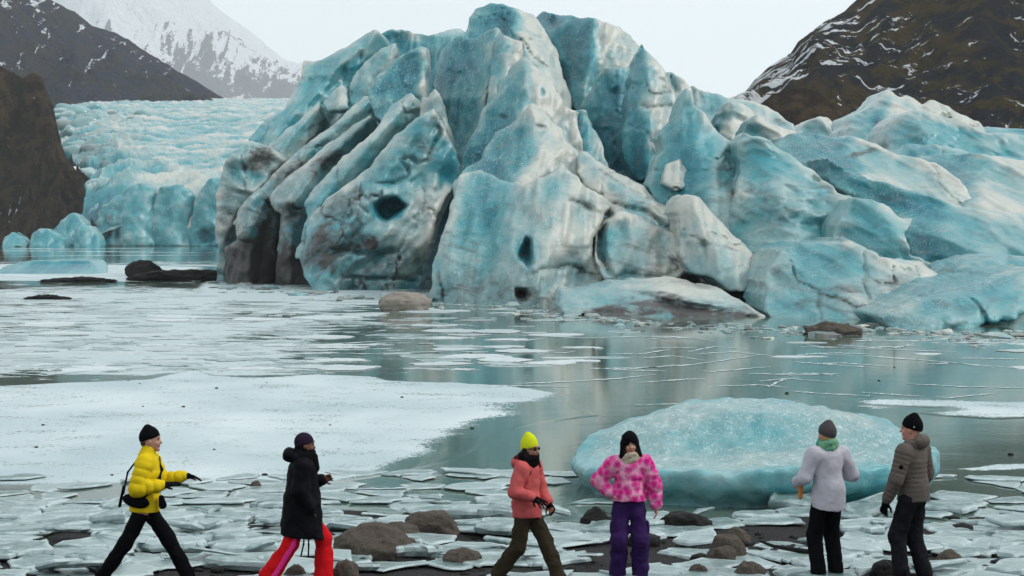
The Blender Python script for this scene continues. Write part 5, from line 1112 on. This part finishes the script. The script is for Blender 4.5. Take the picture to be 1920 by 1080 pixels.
beanie(root, J, BLACK, .012, .03)
glove(root, J, 'l', hl, BLACK); glove(root, J, 'r', hr, BLACK)
part('hip_bag', root, [ell((-.06, -.20, 1.05 - .085), (.15, .055, .075), .02, ry=.25)], BLACK, .009)
tube('strap', root, [A3(.02, -.235, .99), A3(.14, -.16, 1.10), A3(.19, .0, 1.28), A3(.10, .13, 1.42), A3(-.06, .12, 1.44), A3(-.19, .0, 1.25), A3(-.21, -.13, 1.03)], .011, BLACK)
tube('zip', J['jacket'], [J['chest'] + A3(.135, .015, .16), J['chest'] + A3(.150, .015, .0), J['waist'] + A3(.152, .015, .02), J['pel'] + A3(.168, .015, -.03)], .007, BLACK, vox=.006)
part('hanging_mitten', root, [cap((.20, -.12, .99), (.215, -.12, .91), .03, .045, .02)], BLACK, .009)
part('backpack_strap', root, [cap((-.225, -.05, 1.10), (-.265, -.06, .89), .014, .018, .01)], BLACK, .008)
part('hair', root, [ell(hd(J, (-.06, 0, -.02)), (.05, .07, .05), .02)], cloth('brown_hair', (.05, .03, .02), (.10, .06, .035)), .009)

# 2 ---- long black parka, red wide trousers with a pink side stripe
root = stand(566, 20.5, R_(6), 'walking person in long black hooded parka and wide red trousers with pink stripe')
J = skeleton(1.70, {'l': (.24, .09, 0, 0), 'r': (-.36, -.09, .015, 0)}, {'l': ((.05, .03, -.26), (.17, -.08, .06)), 'r': ((-.03, -.04, -.28), (.10, .03, -.21))}, drop=.05, lean=.02, pitch=.1, yaw=.1)
body(root, J, SK_DARK)
RED = cloth('red_cloth', (.50, .006, .010), (.66, .012, .018), .6, 18); PST = cloth('pink_stripe', (.68, .03, .22), (.75, .05, .28), .6)
trousers(root, J, RED, .092, .092, .098, flare=.012, seed=14, noise=.010); boots(root, J, SOLE)
kn, hp, an = J['knr'], J['hipr'], J['anr']
def on_leg(a, b, t, r): p = a + (b - a) * t; return p + A3(.035, -r, 0)
part('side_stripe', J['trousers'], [cap(on_leg(hp, kn, .25, .086), on_leg(hp, kn, .95, .080), .022, .022, .01, 1, .5), cap(on_leg(hp, kn, .95, .080), on_leg(kn, an, .9, .096), .030, .030, .01, 1, .5)], PST, .009)
PARKA = cloth('black_parka', (.003, .003, .004), (.010, .010, .013), .6, 22)
jacket(root, J, PARKA, -.33, .188, .212, .092, .078, fx=.90, seed=12, noise=.012, slope=-.12, skirt=.045, name='parka', cuff=.98)
part('hood', J['jacket'], [ell(J['neck'] + A3(-.125, 0, .045), (.085, .125, .085), .03, ry=-.5), cap(J['neck'] + A3(-.05, .09, .02), J['neck'] + A3(-.05, -.09, .02), .06, .06, .04)], PARKA, .010, noise=.008, nsc=.05)
HAT2 = cloth('plum_knit', (.012, .008, .018), (.035, .02, .045), .9, 60)
beanie(root, J, HAT2, .0, .02); part('hat_badge', J['hat'], [ell(hd(J, (.098, -.035, .058)), (.010, .016, .014), .004)], cloth('white_badge', (.6, .62, .65), (.7, .7, .72)), .005)
scarf(root, J, BLACK, .052, .085, .005); part('scarf_end', root, [cap(J['neck'] + A3(.12, -.02, .02), J['neck'] + A3(.145, -.03, -.10), .055, .05, .03)], BLACK, .01)
part('hair', root, [ell(hd(J, (-.03, 0, -.06)), (.085, .085, .10), .03)], BLACK, .010)
tube('hanging_strap', root, [A3(.03, -.05, .62), A3(.02, -.06, .46), A3(-.01, -.06, .33)], .010, BLACK)
tube('hanging_strap', root, [A3(.07, -.05, .62), A3(.075, -.06, .45), A3(.07, -.06, .32)], .010, BLACK)

# 3 ---- coral jacket, lime beanie, sunglasses
root = stand(988, 20.6, R_(-26), 'walking person in coral jacket, lime beanie and dark glasses with one black gloved hand out')
J = skeleton(1.64, {'l': (.34, .08, 0, 0), 'r': (-.31, -.09, .015, 0)}, {'l': ((.02, .08, -.25), (.14, -.06, -.18)), 'r': ((-.05, -.09, -.26), (.24, .03, -.06))}, drop=.05, lean=.03, yaw=-.15)
h3 = ((1, -.25, -.35), (.2, -.5, .8), -1, .35, .30)
body(root, J, SK_TAN, hs={'r': h3})
OLV = cloth('olive_brown_cloth', (.020, .016, .010), (.052, .040, .026), .8); CORAL = cloth('coral_shell', (.44, .075, .08), (.56, .12, .115), .6, 24)
trousers(root, J, OLV, .102, .092, .088, seed=24, noise=.013); boots(root, J, SOLE)
jacket(root, J, CORAL, -.10, .158, .178, .078, .064, fx=.80, seed=22, noise=.011)
glove(root, J, 'r', h3, BLACK); glove(root, J, 'l', ((.6, -.2, -.7), (0, 1, .1), 1, .6, .08), BLACK)
part('hood', J['jacket'], [ell(J['neck'] + A3(-.11, 0, .0), (.075, .12, .075), .03, ry=-.5), cap(J['neck'] + A3(-.03, .10, -.01), J['neck'] + A3(-.03, -.10, -.01), .05, .05, .04)], CORAL, .010, noise=.006, nsc=.05)
part('hood_lining', J['jacket'], [ell(J['neck'] + A3(-.10, -.01, .055), (.055, .09, .035), .02, ry=-.4)], cloth('maroon_lining', (.08, .012, .018), (.12, .02, .025)), .009)
LIME = cloth('lime_knit', (.52, .58, .01), (.66, .70, .03), .9, 70, .5)
beanie(root, J, LIME, .045, .022)
HAIR = cloth('dark_hair', (.008, .006, .006), (.03, .02, .016), .5, 50)
part('hair', root, [cap(hd(J, (-.02, .065, .0)), hd(J, (.06, .09, -.20)), .035, .028, .02), cap(hd(J, (-.02, -.065, .0)), hd(J, (.05, -.10, -.26)), .036, .028, .02), ell(hd(J, (-.05, 0, -.04)), (.06, .075, .09), .03)], HAIR, .009, noise=.006, nsc=.03)
scarf(root, J, BLACK, .042, .075, .01)
for y in (1, -1): part('lens', root, [ell(hd(J, (.097, .033 * y, .012)), (.008, .027, .019), .003, J['yaw'])], cloth('dark_glass', (.01, .008, .008), (.02, .015, .015), .1, bump=0), .004)
part('glasses_frame', root, [cap(hd(J, (.104, -.06, .018)), hd(J, (.104, .06, .018)), .004, .004, .002), cap(hd(J, (.10, -.064, .018)), hd(J, (.0, -.083, .015)), .004, .004, .002), cap(hd(J, (.10, .064, .018)), hd(J, (.0, .083, .015)), .004, .004, .002)], EYE, .004)

# 4 ---- patterned pink puffer, purple trousers, hand on hip
root = stand(1180, 20.7, R_(-88), 'standing person in patterned pink puffer jacket and purple trousers, one hand on the hip')
J = skeleton(1.64, {'l': (.0, .12, 0, .25), 'r': (.02, -.14, 0, -.3)}, {'l': ((-.01, .11, -.255), (.03, .02, -.25)), 'r': ((-.04, -.17, -.215), (.10, .13, -.135))}, drop=.01, yaw=.12)
h4 = ((.45, .75, -.35), (.3, -.6, .6), 1, .8, .06)
body(root, J, SK_FAIR, hs={'r': h4})
PUR = cloth('purple_cloth', (.022, .009, .055), (.042, .018, .090), .7); PINK = cloth('pink_print', (.6, .03, .25), (.8, .4, .5), .6, 20, .35, pink_pattern)
trousers(root, J, PUR, .112, .100, .100, seed=34, noise=.016); boots(root, J, SOLE)
for i, y in (('l', 1), ('r', -1)): m = (J['hip' + i] + J['kn' + i]) / 2; part('cargo_pocket', J['trousers'], [ell(m + A3(.0, .10 * y, -.05), (.065, .022, .085), .01)], PUR, .009)
part('waistband', J['trousers'], [cap(J['waist'] + A3(0, -.02, -.01), J['waist'] + A3(0, .02, -.01), .128, .128, .01, .84)], BLACK, .010, post=lambda F_, X, Y, Z, z=J['waist'][2]: np.maximum(F_, np.abs(Z - z + .01) - .03))
jacket(root, J, PINK, .03, .178, .186, .094, .074, q=(.014, .10), qs=(.012, .10), collar=.03, seed=32, fx=.82, noise=.009)
part('trapper_hat', root, [ell(J['head'] + A3(0, 0, .045), (.112, .095, .115), .02), cap(hd(J, (.0, .078, .02)), hd(J, (.03, .095, -.10)), .030, .045, .03), cap(hd(J, (.0, -.078, .02)), hd(J, (.03, -.085, -.12)), .030, .042, .03), ell(hd(J, (-.04, 0, -.03)), (.075, .085, .09), .03)], BLACK, .009, noise=.006, nsc=.02,
     post=lambda F_, X, Y, Z, c=hd(J, (.05, .005, -.035)): np.maximum(F_, -(np.sqrt(((X - c[0]) / .09) ** 2 + ((Y - c[1]) / .062) ** 2 + ((Z - c[2]) / .095) ** 2) - 1) * .05))
part('hair', root, [cap(hd(J, (.055, -.055, .02)), hd(J, (.06, -.08, -.12)), .014, .018, .01), cap(hd(J, (.055, .055, .02)), hd(J, (.06, .07, -.10)), .014, .02, .01)], HAIR, .008)
scarf(root, J, cloth('cream_knit', (.36, .29, .22), (.50, .42, .33), .9, 60, .5), .036, .082, -.02)

# 5 ---- white jacket seen from behind, green scarf
root = stand(1552, 20.9, R_(112), 'standing person in white jacket and black trousers seen from behind, with green scarf')
J = skeleton(1.73, {'l': (.0, .12, 0, .1), 'r': (.02, -.12, 0, -.1)}, {'l': ((.02, .11, -.26), (.19, -.02, -.07)), 'r': ((.0, -.13, -.25), (.20, .07, -.02))}, yaw=.25)
body(root, J, SK_RED)
trousers(root, J, BLACK, .098, .088, .088, seed=44, noise=.008); boots(root, J, SOLE)
WHITE = cloth('white_shell', (.40, .39, .45), (.52, .50, .56), .65, 20)
jacket(root, J, WHITE, -.13, .168, .182, .082, .066, fx=.80, seed=42, noise=.006, skirt=.015, slope=.12)
GREY = cloth('grey_brown_knit', (.045, .038, .042), (.11, .095, .10), .95, 70, .6); beanie(root, J, GREY, .012, .012)
GRN = cloth('green_knit', (.10, .28, .15), (.20, .38, .24), .9, 40, .5, lambda b, v, c: b.mix(b.ramp(b.noise(v, 9, 3), [(.5, 0), (.6, 1)]), c, (.06, .24, .20)))
scarf(root, J, GRN, .040, .078, .015)
part('scarf_end', root, [cap(J['neck'] + A3(.09, .08, .0), J['neck'] + A3(.17, .17, -.16), .035, .034, .02), cap(J['neck'] + A3(.17, .17, -.16), J['neck'] + A3(.16, .25, -.33), .034, .030, .02)], GRN, .009)
part('scarf_fringe', root, [cap(J['neck'] + A3(.16, .25, -.33), J['neck'] + A3(.15, .27, -.55), .030, .024, .02)], cloth('orange_knit', (.40, .14, .03), (.55, .22, .06), .9, 40), .009)
part('hair', root, [ell(hd(J, (-.055, -.045, -.085)), (.045, .05, .045), .02), ell(hd(J, (-.02, .0, -.04)), (.08, .08, .07), .03)], cloth('fair_hair', (.30, .17, .07), (.45, .27, .12), .6, 60), .009, noise=.005, nsc=.03)
tube('camera_strap', root, [J['neck'] + A3(.02, .10, .04), J['neck'] + A3(-.05, .06, .06), J['neck'] + A3(-.09, -.02, .03)], .012, BLACK)

# 6 ---- grey-brown quilted jacket seen from behind
root = stand(1712, 20.6, R_(138), 'standing person in grey-brown quilted hooded jacket seen from behind, black beanie and dark trousers')
J = skeleton(1.82, {'l': (.06, .13, 0, .1), 'r': (-.06, -.14, 0, -.2)}, {'l': ((.04, .09, -.29), (.12, .0, -.24)), 'r': ((.0, -.11, -.28), (.12, .05, -.22))}, yaw=.35)
h6 = ((.3, .0, -.9), (0, 1, .1), 1, .6, .06)
body(root, J, SK_RED, hs={'l': h6})
trousers(root, J, CHAR, .105, .092, .088, seed=54, noise=.012); boots(root, J, SOLE)
TAUPE = cloth('taupe_quilt', (.085, .070, .062), (.135, .115, .102), .55, 24)
jacket(root, J, TAUPE, -.07, .172, .172, .080, .062, q=(.010, .052), qs=(.009, .052), fx=.80, seed=52, noise=.004)
part('hood', J['jacket'], [ell(J['neck'] + A3(-.095, 0, .035), (.075, .125, .085), .03, ry=-.4), cap(J['neck'] + A3(.02, .10, .02), J['neck'] + A3(-.04, .09, .0), .045, .05, .03), cap(J['neck'] + A3(.02, -.10, .02), J['neck'] + A3(-.04, -.09, .0), .045, .05, .03)], TAUPE, .010, noise=.006, nsc=.05)
beanie(root, J, BLACK, .02, .02); part('hat_badge', J['hat'], [ell(hd(J, (-.045, .098, .035)), (.009, .005, .009), .002)], cloth('silver_badge', (.5, .5, .5), (.6, .6, .6), .3), .004)
part('sleeve_patch', J['jacket'], [ell(J['shl'] * .45 + J['ell'] * .55 + A3(-.055, .066, 0), (.024, .014, .026), .004, .6)], BLACK, .006)
glove(root, J, 'l', h6, BLACK); glove(root, J, 'r', ((.3, 0, -.9), (0, -1, .1), -1, .6, .06), BLACK)
# ------------------------------------------------------------------ air
def haze():
    me = bpy.data.meshes.new('haze'); bm = bmesh.new(); bmesh.ops.create_cube(bm, size=1); bm.to_mesh(me); bm.free()
    m = bpy.data.materials.new('cold_air'); m.use_nodes = True; t = m.node_tree; t.nodes.clear()
    o = t.nodes.new('ShaderNodeOutputMaterial'); p = t.nodes.new('ShaderNodeVolumePrincipled')
    p.inputs['Color'].default_value = (.93, .95, .98, 1); p.inputs['Density'].default_value = 9e-5; p.inputs['Anisotropy'].default_value = .2
    t.links.new(p.outputs[0], o.inputs['Volume'])
    ob = link('haze', me, m, kind='stuff', label='cold pale air lying over the lake and mountains')
    ob.scale = (19000, 15500, 2400); ob.location = (0, 7000, 1170)
haze()
